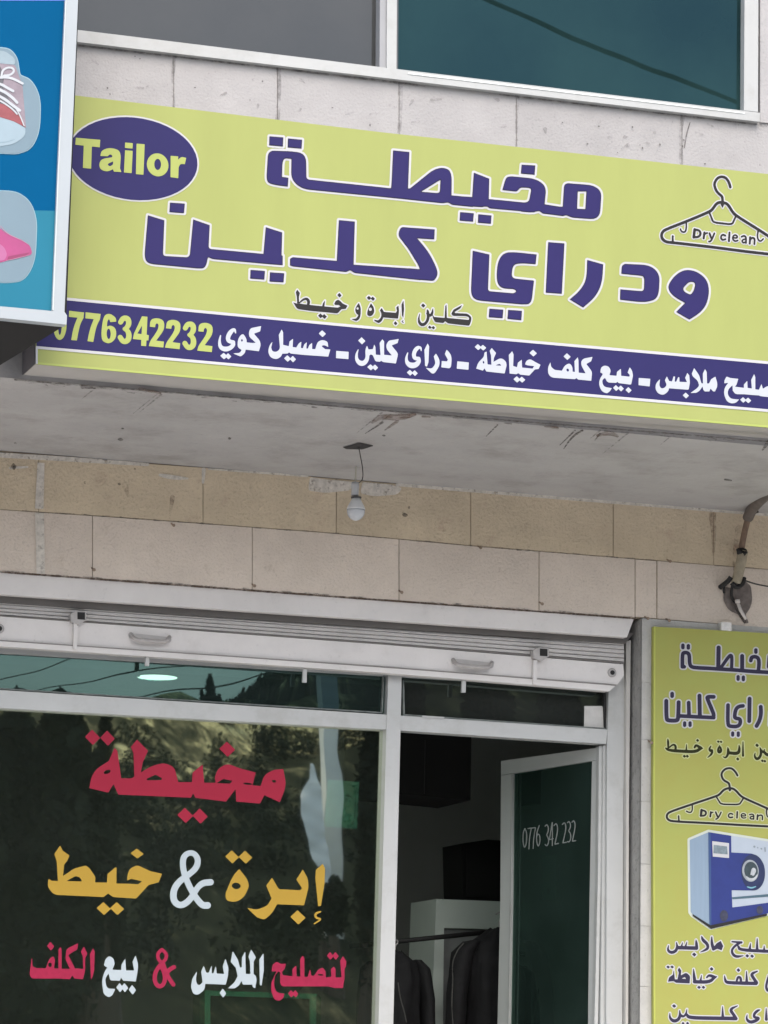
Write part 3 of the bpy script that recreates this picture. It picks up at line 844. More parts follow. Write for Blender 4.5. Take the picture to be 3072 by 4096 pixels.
b = B(); dslab(b, [(2044, 3096), (2049, 3096), (2043, 3600), (2034, 4096), (2020, 4900), (2014, 4900), (2029, 4096), (2038, 3600)], .026, .02); b.build("glazing_bead", M_WHITEAL, door)
b = B(); dslab(b, [(2170, 3420), (2224, 3418), (2222, 3594), (2168, 3600)], -.012, -.02)
hp = b.build("handle", mat("green_tinted_plate", (.30, .52, .42), .5, var=.1, scale=10), door)
b = B(); dslab(b, [(2188, 3552), (2200, 3550), (2198, 3574), (2188, 3574)], -.010, -.0115); b.build("keyhole", M_BLACK, hp)
# fixed strips of the door frame at the hinge side
b = B()
b.slab([(2396, 2984), (2410, 2982), (2404, 3500), (2392, 4096), (2380, 4960), (2366, 4960), (2378, 4096), (2392, 3500)], .165, .20)
b.slab([(2413, 2982), (2428, 2980), (2424, 3500), (2418, 4096), (2412, 4960), (2392, 4960), (2402, 4096), (2409, 3500)], .15, .20)
b.build("door_frame", M_WHITEAL, bld)

# ------------------------------------------------------------------ room
b = B()
xl, xr, z0, z1, yb = 1.2, 7.6, 1.07, 4.0, 4.6
b.box((xl, yb, z0), (xr, yb + .1, z1)); b.box((xl - .1, .25, z0), (xl, yb, z1)); b.box((xr, .25, z0), (xr + .1, yb, z1))
b.build("room_wall", mat("room_paint", (.52, .525, .52), .9, var=.08, scale=2), bld)
b = B(); b.box((xl, .25, z1), (xr, yb, z1 + .08)); b.build("room_ceiling", mat("room_ceiling_paint", (.35, .35, .34), .9), bld)
b = B(); b.box((xl, .16, z0 - .006), (xr, yb, z0)); b.build("room_floor", mat("room_tiles", (.20, .19, .18), .5, var=.1), bld)
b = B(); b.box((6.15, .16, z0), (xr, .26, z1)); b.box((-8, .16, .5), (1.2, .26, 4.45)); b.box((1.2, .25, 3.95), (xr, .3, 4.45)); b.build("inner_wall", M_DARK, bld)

for o in STUFF: o["kind"] = "stuff"

# ------------------------------------------------------------------ main sign
def words(fr, prims): return prims_to_src(fr, prims)
sg = root("shop_sign", "long yellow sign with big purple Arabic lettering and an oval reading Tailor", "sign", (4.4, Y_SIGN, 4.5))
b = B(); b.slab([(-250, 322), (296, 386), (1536, 535), (3700, 780), (3700, 1757), (3072, 1708), (1536, 1577), (143, 1454), (143, 1200), (-250, 1180)][0:0] or [(143, 350), (296, 384), (1536, 533), (3700, 778), (3700, 1760), (3072, 1709), (1536, 1578), (143, 1455)], Y_SIGN + .004, Y_UP - .001)
b.build("box", M_BOXG, sg)
# end face and underside
Pq = [U(143, 1456, Y_SIGN + .004), U(143, 360, Y_SIGN + .004)]
b = B(); q = [Pq[0] + (-.004, 0, 0), Pq[1] + (-.004, 0, 0), Pq[1] + (-.004, .225, 0), Pq[0] + (-.004, .225, 0)]
b.add(q, [(0, 1, 2, 3)]); b.build("box_end", M_BOXD, sg)
b = B(); b.slab([(143, 361), (296, 381), (1536, 530), (3072, 696), (3700, 769), (3700, 1764), (3072, 1711), (1536, 1580), (143, 1457)], Y_SIGN, Y_SIGN + .004)
b.build("face", M_YEL, sg)
pS = on_y(Y_SIGN - .001)
# purple band between white rules, bright yellow hem
L_B0 = extend([(264, 1197), (1536, 1317), (3072, 1452)])
L_B1 = extend([(143, 1388), (264, 1397), (800, 1446), (1536, 1510), (3072, 1641)])
def strip(name, top, bot, d0, d1, x0, x1, off, m):
    xs = np.linspace(x0, x1, 9)
    P = [(x, interp(top, x) + d0) for x in xs] + [(x, interp(bot, x) + d1) for x in xs[::-1]]
    A = np.array(P)
    return mesh(name, on_y(Y_SIGN - off)(A[:, 0], A[:, 1]), [(i, i + 1, 17 - i - 1, 17 - i) for i in range(8)], m, sg)
strip("band", L_B0, L_B1, 0, 0, 146, 3500, .0012, M_PUR2)
strip("rule", L_B0, L_B0, -7, 4, 146, 3500, .0022, M_PRW)
strip("rule", L_B1, L_B1, -4, 7, 144, 3500, .0022, M_PRW)
b = B(); b.slab([(143, 1386), (151, 1388), (151, 1456), (143, 1455)], Y_SIGN - .0035, Y_SIGN - .0005); b.build("rule", M_PRW, sg)
L_BT = extend([(143, 1457), (1536, 1580), (3072, 1711)])
strip("hem", L_BT, L_BT, -9, -1, 152, 3500, .0015, mat("hem_yellow", (.36, .425, .105), .4, var=.03))

def lettered(parent, fr, prims, plane, m, om=None, ow=6.5, step=2.0, name="lettering", label=None, d=.0012, y0=None):
    w = words(fr, prims)
    if om is not None:
        ink("letter_outline", w, plane(d), om, parent, grow=ow, step=step)
    o = ink(name, w, plane(d * 2), m, parent, step=step)
    return o
PS = lambda d: on_y(Y_SIGN - d)
FA, FB = (1040, 520, 2.3042), (1660, 600, 2.0738)
w1 = prims_to_src(FA, [
    ('P', [(88, 58), (215, 68), (211, 152), (84, 140)]), ('P', [(258, 78), (388, 90), (383, 172), (255, 160)]),
    ('P', [(75, 188, 60), (300, 198), (300, 266), (225, 258, 30), (207, 300, 30), (203, 432), (262, 440), (256, 522), (130, 505, 40), (58, 480, 60)]),
    ('P', [(250, 194), (425, 212, 90), (428, 455, 30), (1300, 547), (1420, 560), (1420, 645), (380, 543, 90), (287, 450, 60), (290, 266), (250, 262)]),
    ('P', [(1227, 188), (1377, 203), (1362, 600), (1200, 600), (1212, 500)])])
w1 += prims_to_src(FB, [
    ('P', [(-70, 322), (-40, 318), (150, 165, 40), (230, 142, 40), (305, 175, 80), (303, 380), (480, 390), (480, 472), (310, 455, 15), (275, 434, 10), (232, 442, 20), (-110, 405), (-130, 330)]),
    ('H', [(50, 346), (212, 246), (206, 352, 20), (180, 357)]),
    ('P', [(488, 188), (616, 238), (612, 408), (612, 470), (470, 465)]),
    ('P', [(290, 375), (950, 440), (1000, 470), (1000, 518, 20), (620, 484, 10), (588, 462, 6), (560, 474, 10), (310, 455, 15), (280, 436)]),
    ('P', [(725, 332), (755, 225, 40), (800, 218, 20), (1000, 238, 60), (1090, 300, 60), (1075, 450), (1230, 475), (1230, 548), (1060, 527, 10), (1030, 505, 8), (960, 518, 20), (880, 510), (880, 437), (945, 432, 30), (965, 322, 20), (940, 313), (875, 310, 20), (845, 345, 14)]),
    ('P', [(885, 122), (998, 128), (992, 205), (878, 195)]),
    ('P', [(1237, 290, 30), (1260, 275, 20), (1480, 292, 60), (1548, 345, 50), (1532, 578, 80), (1300, 560, 20), (1255, 540, 8), (1225, 548), (1180, 540), (1180, 470), (1225, 470)]),
    ('H', [(1350, 343), (1422, 343), (1413, 490), (1345, 487)]),
    ('P', [(375, 515), (488, 525), (482, 595), (370, 585)]), ('P', [(525, 533), (635, 543), (630, 612), (522, 603)])])
def big(w):
    ink("letter_outline", w, PS(.0012), M_PRW, sg, grow=8.5, step=2.0)
    # dark printed keyline, then the lilac-blue core
    ink("letter_edge", w, PS(.0024), M_NAVY, sg, grow=0.3, step=2.0)
    ink("lettering", w, PS(.0036), M_PUR, sg, grow=-2.8, step=2.0)
big(w1)
FC, FD = (540, 780, 2.37), (1200, 840, 2.765)
w2 = prims_to_src(FC, [
    ('P', [(122, 192), (278, 240), (265, 578, 30), (518, 592, 40), (552, 232), (708, 286), (697, 510, 30), (1400, 575), (1400, 665), (1330, 660, 10), (735, 607, 15), (693, 588, 10), (668, 695, 70), (590, 695), (130, 652, 70), (88, 600, 70)]),
    ('P', [(332, 72), (472, 82), (465, 172), (326, 162)]), ('P', [(1240, 305), (1395, 355), (1388, 640), (1212, 620)]),
    ('P', [(1095, 710), (1232, 720), (1226, 802), (1092, 792)]), ('P', [(1280, 733), (1415, 742), (1408, 828), (1275, 820)])])
w2 += prims_to_src(FD, [
    ('P', [(-80, 522), (395, 562), (600, 605), (1330, 655), (1330, 775), (605, 697, 15), (555, 665, 8), (510, 686, 15), (-80, 624), (-110, 612), (-110, 540)]),
    ('P', [(430, 112), (606, 128), (592, 640), (403, 640)]),
    ('P', [(1120, 188, 25), (1490, 215), (1485, 325), (1296, 313, 4), (1420, 460, 90), (1512, 640, 90), (1525, 720, 50), (1482, 785, 30), (1200, 762), (1200, 644), (1325, 655), (1310, 610, 30), (1200, 430, 40), (1092, 290, 25), (1092, 240, 25)])])
big(w2)
FE, FF_ = (1860, 940, 3.0722), (2300, 980, 2.765)
w3 = prims_to_src(FE, [
    ('P', [(95, 192), (300, 240), (282, 690, 35), (600, 717, 25), (637, 690, 25), (600, 663, 25), (440, 655, 110), (385, 560, 110), (400, 330, 120), (480, 210, 120), (660, 215, 60), (880, 240), (868, 358), (680, 345, 70), (590, 365, 70), (572, 500, 40), (600, 534, 30), (848, 560, 8), (815, 850, 90), (700, 852, 30), (130, 802, 90), (72, 730, 90)]),
    ('P', [(300, 905), (470, 918), (463, 1022), (292, 1010)]), ('P', [(530, 920), (700, 932), (692, 1048), (522, 1030)]),
    ('P', [(1022, 88), (1222, 103), (1190, 722), (992, 708)])])
w3 += prims_to_src(FF_, [
    ('P', [(135, 165), (312, 215), (300, 420, 130), (230, 570, 120), (90, 692), (-58, 602), (60, 500, 110), (128, 380, 120)]),
    ('P', [(517, 235, 20), (545, 208, 20), (830, 222, 90), (938, 320, 80), (925, 590, 120), (800, 630, 70), (700, 628, 20), (498, 605), (502, 490), (700, 508, 20), (762, 510, 40), (768, 345, 50), (700, 336, 20), (513, 318)]),
    ('P', [(1030, 440, 60), (1110, 330, 80), (1215, 270, 60), (1340, 288, 70), (1450, 370, 90), (1488, 490, 100), (1460, 650, 110), (1390, 745, 80), (1265, 825), (1120, 740), (1218, 640, 4), (1100, 575, 80), (1040, 510, 50)]),
    ('H', [(1195, 475, 30), (1265, 403, 40), (1335, 415, 40), (1315, 500, 20), (1280, 553, 25), (1205, 515, 30)])])
big(w3)

# Tailor oval
FG = (260, 440, 2.9625)
ov = prims_to_src(FG, [('E', (805, 576), (765, 75), (-20, 487))])
ink("emblem_outline", ov, PS(.0012), M_PRW, sg, grow=6.5, step=2.5)
em = ink("emblem", ov, PS(.0024), M_PUR2, sg, step=2.5)
tl = prims_to_src(FG, [
    ('P', [(128, 328), (418, 353), (412, 442), (318, 432), (310, 696), (212, 686), (222, 422), (122, 410)]),
    ('P', [(418, 545), (432, 480, 50), (520, 445, 60), (640, 470, 60), (662, 545, 30), (652, 690), (668, 736), (580, 730), (568, 702), (500, 732, 50), (415, 705, 50), (403, 630, 50), (440, 578, 40), (560, 560), (562, 540, 20), (535, 522, 15), (505, 548)]), ('H', [(500, 640, 20), (570, 608), (570, 645, 10), (530, 672, 20)]),
    ('P', [(713, 385), (804, 393), (800, 457), (710, 449)]), ('P', [(712, 476), (802, 484), (790, 748), (698, 740)]),
    ('P', [(848, 398), (944, 406), (930, 768), (840, 759)]),
    ('E', (1098, 650), (128, 12), (-3, 136)), ('EH', (1098, 645), (40, 4), (-2, 66)),
    ('P', [(1252, 543), (1342, 550), (1338, 590), (1380, 553, 20), (1437, 568), (1420, 642), (1365, 638, 30), (1347, 680), (1342, 808), (1250, 796)])])
ink("lettering", tl, PS(.0036), M_PYEL, em, step=1.6)

# small charcoal line under the title
FH, FI = (1150, 1130, 4.1475), (1500, 1160, 3.95)
w4 = prims_to_src(FH, [
    ('P', [(162, 118), (207, 175), (190, 235), (194, 345), (160, 345), (155, 235), (138, 160)]),
    ('P', [(95, 330), (160, 350), (200, 350), (360, 370), (600, 395), (870, 420), (900, 440), (830, 512, 20), (600, 490), (400, 472), (160, 438, 30)]),
    ('S', [(200, 335, 20), (260, 280, 32), (320, 265, 42), (355, 310, 50), (345, 360, 44)]),
    ('P', [(622, 298), (612, 410), (570, 410), (590, 340)]),
    ('D', 548, 552, 42, 42), ('D', 612, 563, 42, 42),
    ('P', [(775, 352), (800, 300, 30), (850, 282, 30), (920, 350), (997, 385), (965, 437), (900, 442), (870, 465), (830, 440), (830, 418), (880, 398), (850, 370, 10), (790, 372)]), ('D', 862, 210, 37, 40),
    ('P', [(1185, 338, 10), (1217, 420, 40), (1215, 540, 60), (1190, 612, 30), (1140, 642, 30), (1060, 605), (1140, 597, 20), (1178, 540), (1140, 515, 30), (1118, 450, 40), (1150, 380, 30)]), ('EH', (1163, 430), (18, 0), (0, 20)),
    ('P', [(1385, 343, 5), (1437, 420, 40), (1442, 500, 50), (1390, 562, 50), (1318, 545, 40), (1325, 470, 40), (1360, 390, 30)]), ('EH', (1375, 442), (25, 0), (0, 28)), ('D', 1352, 255, 38, 36), ('D', 1416, 268, 36, 36)])
w4 += prims_to_src(FI, [
    ('P', [(105, 283), (142, 345, 10), (330, 360), (347, 330), (337, 275), (370, 243), (382, 330, 60), (365, 452, 10), (130, 432, 10), (110, 490, 30), (60, 525, 20), (-12, 485), (-12, 467), (50, 482, 20), (97, 430, 30), (102, 370, 20), (78, 320)]), ('D', 325, 525, 30, 34),
    ('P', [(450, 163), (460, 300), (447, 440), (425, 400), (418, 230)]), ('S', [(447, 484, 10), (420, 495, 12), (450, 515, 10)])])
lettered(sg, (0, 0, 1), [], PS, M_PBLK, None) if False else None
def small(w, m, om, ow, parent=sg, pl=PS, step=1.5, name="lettering"):
    if om is not None: ink("letter_outline", w, pl(.0012), om, parent, grow=ow, step=step)
    return ink(name, w, pl(.0024), m, parent, step=step)
small(w4, M_PBLK, M_PRW, 5)
w5 = prims_to_src(FI, [
    ('S', [(707, 380, 12), (690, 450, 26), (700, 520, 45), (750, 555, 52), (810, 520, 42), (845, 440, 45), (835, 340, 45), (825, 308, 10)]), ('S', [(830, 370, 42), (870, 412, 42), (905, 370, 42), (915, 295, 10)]),
    ('P', [(905, 380), (935, 425), (1100, 440), (1112, 250), (1130, 230), (1137, 440), (1480, 472), (1490, 432, 20), (1440, 412, 20), (1230, 407, 20), (1203, 375, 20), (1240, 310, 20), (1378, 236), (1348, 290), (1262, 345), (1262, 363), (1460, 373, 30), (1522, 420, 40), (1522, 480, 40), (1492, 564, 20), (1150, 527, 20), (1110, 492, 6), (1080, 522, 10), (950, 507, 20), (915, 440)]),
    ('D', 762, 245, 35, 35), ('D', 866, 588, 30, 28), ('D', 922, 595, 30, 28)])
small(w5, M_PBLK, M_PRW, 5)

# phone number on the band
FJ = (200, 1220, 2.5136)
def P2(dx, dy): return ('P', [(x + dx, y + dy, *r) for x, y, *r in [(1003, 218), (1010, 145, 50), (1078, 128, 60), (1148, 155, 60), (1150, 245, 70), (1100, 315, 50), (1068, 358), (1146, 368), (1140, 428), (993, 413), (1005, 365, 30), (1080, 260, 60), (1095, 205, 30), (1078, 180, 20), (1060, 195, 15), (1057, 224)]])
def P3(dx, dy): return [('S', [(x + dx, y + dy, w) for x, y, w in q]) for q in ([(710, 172, 50), (735, 130, 52), (785, 135, 55), (795, 190, 55), (770, 232, 48), (748, 240, 36)], [(748, 240, 36), (785, 262, 50), (797, 315, 56), (780, 362, 56), (735, 370, 52), (706, 325, 50)])]
dg = [('E', (100, 205), (66, 6), (-5, 146)), ('EH', (100, 205), (18, 2), (-2, 96)),
      ('P', [(192, 58), (343, 75), (337, 130), (300, 200, 80), (270, 357), (213, 352), (235, 230, 60), (275, 127), (190, 119)]),
      ('P', [(358, 73), (510, 90), (502, 145), (465, 215, 80), (435, 372), (376, 363), (400, 245, 60), (440, 142), (355, 134)]),
      ('P', [(520, 230, 60), (540, 105, 80), (600, 82, 50), (662, 125, 60), (666, 167), (605, 172), (595, 138, 15), (575, 165, 30), (573, 218), (610, 203, 40), (665, 235, 70), (666, 335, 70), (600, 393, 80), (525, 365, 70), (515, 300, 30)]), ('EH', (590, 290), (20, 2), (0, 52)),
      ('P', [(925, 113), (980, 118), (972, 300), (994, 303), (990, 357), (970, 355), (967, 414), (916, 410), (918, 350), (833, 342), (843, 290)]), ('H', [(920, 292), (926, 205), (878, 287)]),
      P2(0, 0), P2(163, 16), P2(487, 46)] + P3(0, 0) + P3(650, 60)
small(prims_to_src(FJ, dg), M_PYEL, None, 0, pl=lambda d: PS(d))

FK, FL, FM, FN, FO = (850, 1280, 3.0164), (1400, 1330, 3.6065), (1860, 1350, 3.0722), (2360, 1420, 4.1475), (2600, 1440, 3.5148)
bw = []
bw.append(prims_to_src(FK, [
    ('S', [(97, 188, 14), (82, 260, 32), (95, 330, 48), (150, 355, 60), (215, 340, 52), (255, 295, 50), (245, 268, 40)]), ('S', [(250, 268, 46), (190, 255, 48), (185, 200, 54), (225, 135, 54), (268, 108, 30), (278, 155, 15)]),
    ('D', 137, 435, 45, 40), ('D', 190, 438, 38, 38),
    ('P', [(370, 163, 30), (412, 230, 40), (412, 270), (480, 277), (522, 275), (440, 200, 30), (440, 140, 30), (462, 98, 20), (587, 73), (575, 137), (500, 165, 10), (572, 250, 30), (582, 300, 20), (560, 377), (400, 357), (392, 400, 40), (340, 442, 20), (247, 403), (330, 397, 20), (352, 362), (303, 330, 30), (303, 250, 40), (330, 190, 30)]), ('EH', (355, 246), (11, 0), (0, 15))]))
bw.append(prims_to_src(FK, [
    ('P', [(835, 113), (852, 150), (852, 300), (920, 315), (930, 258), (972, 226), (967, 325), (1010, 332), (1040, 285), (1072, 260), (1067, 338), (1090, 340), (1107, 295), (1137, 268), (1132, 344), (1150, 346), (1170, 300), (1202, 276), (1202, 350), (1240, 352), (1255, 300, 30), (1275, 258, 30), (1330, 238, 30), (1388, 262, 20), (1397, 327), (1350, 302, 20), (1310, 312, 20), (1360, 352), (1422, 355), (1397, 442), (1110, 422), (945, 405), (925, 390, 6), (905, 405), (842, 407), (825, 445, 40), (770, 477, 40), (698, 452, 50), (668, 380, 40), (690, 300, 30), (724, 262), (708, 330), (720, 378, 40), (772, 387, 30), (815, 350, 30), (800, 180)]),
    ('D', 1325, 165, 44, 42), ('D', 905, 465, 42, 40), ('D', 970, 472, 38, 40)]))
bw.append(prims_to_src(FK, [('P', [(1493, 372), (1643, 384), (1640, 472), (1490, 460)])]))
bw.append(prims_to_src(FL, [
    ('S', [(118, 248, 12), (92, 320, 36), (97, 400, 50), (155, 452, 76), (218, 435, 66), (255, 365, 54), (245, 260, 52), (245, 203, 14)]),
    ('P', [(350, 173), (367, 210), (372, 320), (440, 325), (428, 150), (467, 98), (492, 130), (492, 322), (605, 332), (528, 240, 40), (523, 170, 30), (560, 118, 20), (702, 93), (687, 152), (600, 187, 10), (692, 300, 40), (687, 340), (662, 447), (480, 427), (450, 408, 6), (430, 422), (368, 417, 20), (330, 330), (300, 315), (260, 350), (230, 300), (260, 245), (330, 240)]),
    ('D', 170, 120, 52, 52), ('D', 298, 502, 50, 45), ('D', 362, 505, 44, 44)]))
bw.append(prims_to_src(FL, [
    ('S', [(834, 292, 13), (812, 360, 34), (817, 430, 50), (872, 478, 84), (950, 472, 76), (1000, 412, 60), (985, 372, 45)]), ('S', [(990, 378, 54), (925, 372, 54), (920, 290, 58), (970, 217, 58), (1022, 215, 30), (1027, 262, 14)]), ('D', 865, 580, 46, 43), ('D', 935, 586, 43, 43),
    ('P', [(1120, 158), (1142, 200), (1132, 430), (1110, 492), (1083, 480), (1073, 250)]),
    ('P', [(1240, 303), (1292, 390, 40), (1292, 480, 60), (1220, 592, 40), (1180, 592, 20), (1093, 510), (1180, 522, 30), (1237, 450, 40), (1208, 345)]),
    ('P', [(1395, 248), (1452, 310, 40), (1467, 380, 30), (1457, 500, 30), (1430, 517), (1318, 502), (1323, 410), (1400, 417), (1412, 390), (1368, 310)])]))
bw.append(prims_to_src(FL, [('P', [(1548, 415), (1714, 432), (1709, 538), (1540, 522)])]))
bw.append(prims_to_src(FM, [
    ('D', 160, 118, 42, 38), ('D', 222, 125, 40, 36),
    ('P', [(138, 382), (160, 310, 40), (230, 240, 20), (240, 185), (265, 173), (277, 330), (325, 335), (320, 220), (303, 165), (328, 128), (382, 190), (355, 250), (350, 300), (440, 248, 40), (502, 290, 40), (512, 340, 20), (487, 442), (260, 417), (240, 378, 6), (220, 407)]), ('EH', (228, 305), (10, 3), (0, 16)), ('H', [(372, 342), (430, 320, 20), (445, 347)]),
    ('P', [(580, 168), (597, 210), (592, 350), (640, 365), (650, 310), (697, 273), (702, 370), (830, 382), (850, 352), (770, 342), (738, 332, 10), (750, 288, 30), (800, 263, 30), (860, 300), (927, 335), (905, 387), (860, 392), (790, 467), (680, 457), (655, 438, 6), (630, 452), (548, 442), (538, 215)]),
    ('D', 838, 192, 46, 42), ('D', 638, 515, 43, 40), ('D', 700, 518, 42, 38)]))
bw.append(prims_to_src(FM, [
    ('P', [(1050, 303), (1057, 360, 20), (1100, 398, 20), (1190, 408), (1230, 340, 30), (1290, 313, 30), (1322, 370, 20), (1322, 420), (1350, 423), (1345, 290), (1385, 243), (1394, 280), (1397, 433), (1482, 440), (1428, 340, 30), (1428, 290, 30), (1460, 258, 20), (1567, 238), (1550, 292), (1490, 325, 10), (1562, 420, 30), (1552, 532), (1390, 517), (1370, 498, 6), (1350, 512), (1060, 492, 40), (1018, 440, 40), (1023, 360, 20)]), ('EH', (1262, 400), (16, 3), (0, 18)), ('D', 1255, 235, 44, 42)]))
bw.append(prims_to_src(FN, [
    ('P', [(240, 173, 30), (312, 190, 40), (348, 260, 40), (320, 335, 20), (440, 345), (448, 280), (512, 228), (517, 345), (655, 360), (660, 330), (623, 290), (660, 203), (697, 260, 20), (714, 340, 30), (682, 492, 20), (480, 467), (455, 445, 6), (430, 462), (290, 457, 40), (250, 380), (205, 410, 40), (205, 470, 60), (240, 530, 50), (362, 550), (330, 602, 20), (280, 637, 20), (198, 607, 50), (148, 500, 60), (160, 400, 60), (210, 325), (203, 305), (173, 290), (178, 210, 40)]),
    ('D', 432, 548, 50, 50), ('D', 512, 555, 50, 50), ('D', 640, 582, 52, 50)]))
bw.append(prims_to_src(FN, [('P', [(808, 380), (1000, 395), (990, 522), (805, 500)])]))
bw.append(prims_to_src(FN, [
    ('P', [(1162, 398), (1150, 500, 20), (1175, 555, 40), (1230, 550, 30), (1275, 500, 30), (1243, 420), (1275, 353), (1312, 430), (1360, 440), (1387, 353), (1412, 360), (1405, 440), (1430, 445), (1462, 368), (1482, 370), (1485, 445), (1610, 450), (1578, 380), (1615, 298), (1647, 340), (1657, 460, 30), (1637, 577, 20), (1310, 552), (1300, 602, 50), (1220, 667, 50), (1130, 642, 50), (1083, 560, 40), (1095, 470, 40)]), ('D', 1590, 672, 52, 50)])
    + prims_to_src(FO, [('P', [(620, 113), (692, 215, 30), (722, 330, 30), (745, 330), (743, 190), (775, 128), (797, 170), (802, 330), (830, 330), (860, 270), (920, 233), (947, 330, 30), (942, 380), (915, 442), (890, 442), (850, 402), (835, 442), (770, 442), (750, 420), (738, 370), (700, 432, 50), (650, 462, 20), (568, 464), (660, 400, 40), (692, 360, 20), (670, 290, 30), (600, 230, 20), (588, 190)])]))
bw.append(prims_to_src(FO, [
    ('P', [(1075, 233, 10), (1130, 253), (1242, 265), (1217, 345), (1195, 375), (1320, 392), (1320, 345), (1367, 293), (1372, 392), (1432, 400), (1423, 280), (1463, 198), (1480, 240), (1480, 412), (1532, 418), (1568, 338), (1587, 405), (1640, 372, 20), (1720, 350, 30), (1770, 430, 30), (1750, 532), (1550, 507), (1530, 497), (1440, 492), (1330, 482), (1200, 480, 30), (1163, 430), (1160, 355), (1100, 410, 40), (1090, 480, 50), (1130, 545, 50), (1252, 555), (1210, 602, 30), (1140, 612, 30), (1078, 580, 50), (1038, 480, 60), (1048, 390, 60), (1100, 322), (1043, 327), (1048, 285)]),
    ('D', 1310, 562, 44, 40), ('D', 1380, 568, 44, 40)]))
for w in bw: small(w, M_PRWB, None, 0)

# coat hanger emblem with Dry clean
FP = (2600, 680, 3.5148)
hg = [('S', [(1130, 240), (1110, 170), (1070, 110), (1010, 90), (950, 110), (910, 170), (905, 220), (930, 290), (970, 335), (1012, 368), (1020, 400), (1020, 490)], 37),
      ('S', [(1020, 455), (960, 455), (920, 490), (880, 550), (840, 585), (520, 720), (220, 835), (175, 870), (160, 920), (175, 975), (230, 1012), (320, 1020), (900, 1085), (1300, 1140), (1750, 1190)], 40),
      ('S', [(1020, 455), (1080, 470), (1120, 520), (1160, 590), (1210, 640), (1400, 760), (1560, 860), (1750, 985)], 40),
      ('S', [(840, 610), (868, 680), (890, 735), (1020, 750), (1155, 765), (1180, 710), (1205, 655)], 27), ('P', [(990, 480), (1045, 480), (1022, 535)]),
      ('S', [(510, 730), (512, 810), (500, 865), (470, 875), (440, 860), (428, 830)], 23), ('S', [(320, 930), (320, 1015)], 28),
      ('S', [(1520, 860), (1508, 930), (1525, 990), (1560, 1002), (1592, 968)], 23)]
tx = [('S', [(628, 835), (615, 945)], 38), ('S', [(628, 838), (690, 845), (716, 890), (690, 940), (615, 945)], 32), ('S', [(765, 880), (755, 960)], 31), ('S', [(762, 915), (780, 890), (805, 885)], 24),
      ('S', [(838, 890), (852, 935), (868, 965)], 29), ('S', [(905, 890), (875, 965), (852, 1003), (830, 1005)], 26), ('S', [(1058, 922), (1028, 905), (1000, 925), (998, 962), (1022, 985), (1060, 972)], 27), ('S', [(1118, 880), (1110, 1000)], 29),
      ('S', [(1165, 950), (1228, 957), (1226, 925), (1195, 910), (1165, 930), (1164, 975), (1195, 1003), (1234, 990)], 23), ('S', [(1288, 938), (1320, 922), (1352, 940), (1350, 1025)], 25), ('S', [(1345, 970), (1305, 978), (1292, 1002), (1315, 1025), (1345, 1012)], 23),
      ('S', [(1408, 945), (1402, 1035)], 29), ('S', [(1408, 978), (1440, 948), (1474, 965), (1468, 1042)], 27)]
small(prims_to_src(FP, hg + tx), M_PBLK, M_PRW, 4.5, name="hanger_emblem")

# ------------------------------------------------------------------ side sign beside the opening
Y_SS = -.035
ss = root("side_sign", "tall yellow sign beside the door with a coat hanger and blue washing machine", "sign", (6.5, Y_SS, 2.0))
b = B(); b.slab([(2616, 2506), (3072, 2533), (3800, 2576), (3800, 4960), (2619, 4960), (2614, 3300)], Y_SS, -.004); b.build("panel", M_YEL2, ss)
b = B(); b.slab([(2616, 2506), (2622, 2507), (2619, 3300), (2624, 4960), (2618, 4960), (2613, 3300)], Y_SS - .001, Y_SS + .01); b.build("edge", mat("edge_yellow", (.40, .43, .09), .5), ss)
b = B(); b.slab([(2886, 2488), (2926, 2490), (2926, 2524), (2886, 2520)], Y_SS - .006, -.002); b.build("bracket", mat("bracket_white", (.6, .6, .58), .5, var=.2, scale=60), ss)
PSS = lambda d: on_y(Y_SS - d)
FQ, FR, FS, FT, FU, FV = (2610, 2500, 3.591), (2610, 2720, 3.591), (2610, 3040, 3.591), (2730, 3300, 4.851), (2630, 3720, 3.7534), (2630, 3960, 3.7534)
small(prims_to_src(FQ, [
    ('S', [(437, 290), (437, 325)], 50), ('S', [(515, 297), (515, 330)], 50),
    ('S', [(430, 600), (430, 420), (450, 395), (505, 398), (530, 430), (532, 560), (560, 605), (650, 615), (850, 625), (1000, 635), (1180, 645), (1400, 665), (1700, 682)], 54), ('S', [(430, 600), (455, 600)], 54),
    ('S', [(950, 325), (945, 620)], 60), ('S', [(985, 610), (1100, 445), (1132, 432), (1142, 475), (1135, 640)], 48), ('S', [(1288, 445), (1288, 650)], 58),
    ('S', [(1230, 742), (1230, 780)], 48), ('S', [(1305, 748), (1305, 786)], 48), ('S', [(1412, 510), (1422, 462), (1480, 452), (1525, 480), (1532, 560), (1520, 660)], 54), ('S', [(1485, 358), (1485, 390)], 50), ('S', [(1680, 450), (1668, 600)], 54)]), M_NAVY, M_PRW, 5.5, ss, PSS)
small(prims_to_src(FR, [
    ('S', [(198, 300), (200, 560), (225, 582), (345, 585), (370, 560), (376, 320)], 58), ('S', [(282, 195), (282, 232)], 54), ('S', [(375, 515), (600, 527), (880, 540)], 54), ('S', [(520, 325), (525, 520)], 54),
    ('S', [(462, 616), (462, 652)], 48), ('S', [(540, 616), (540, 652)], 48), ('S', [(675, 225), (680, 520)], 58), ('S', [(880, 242), (785, 240), (790, 275), (860, 440), (882, 500), (872, 538)], 56)]), M_NAVY, M_PRW, 5.5, ss, PSS)
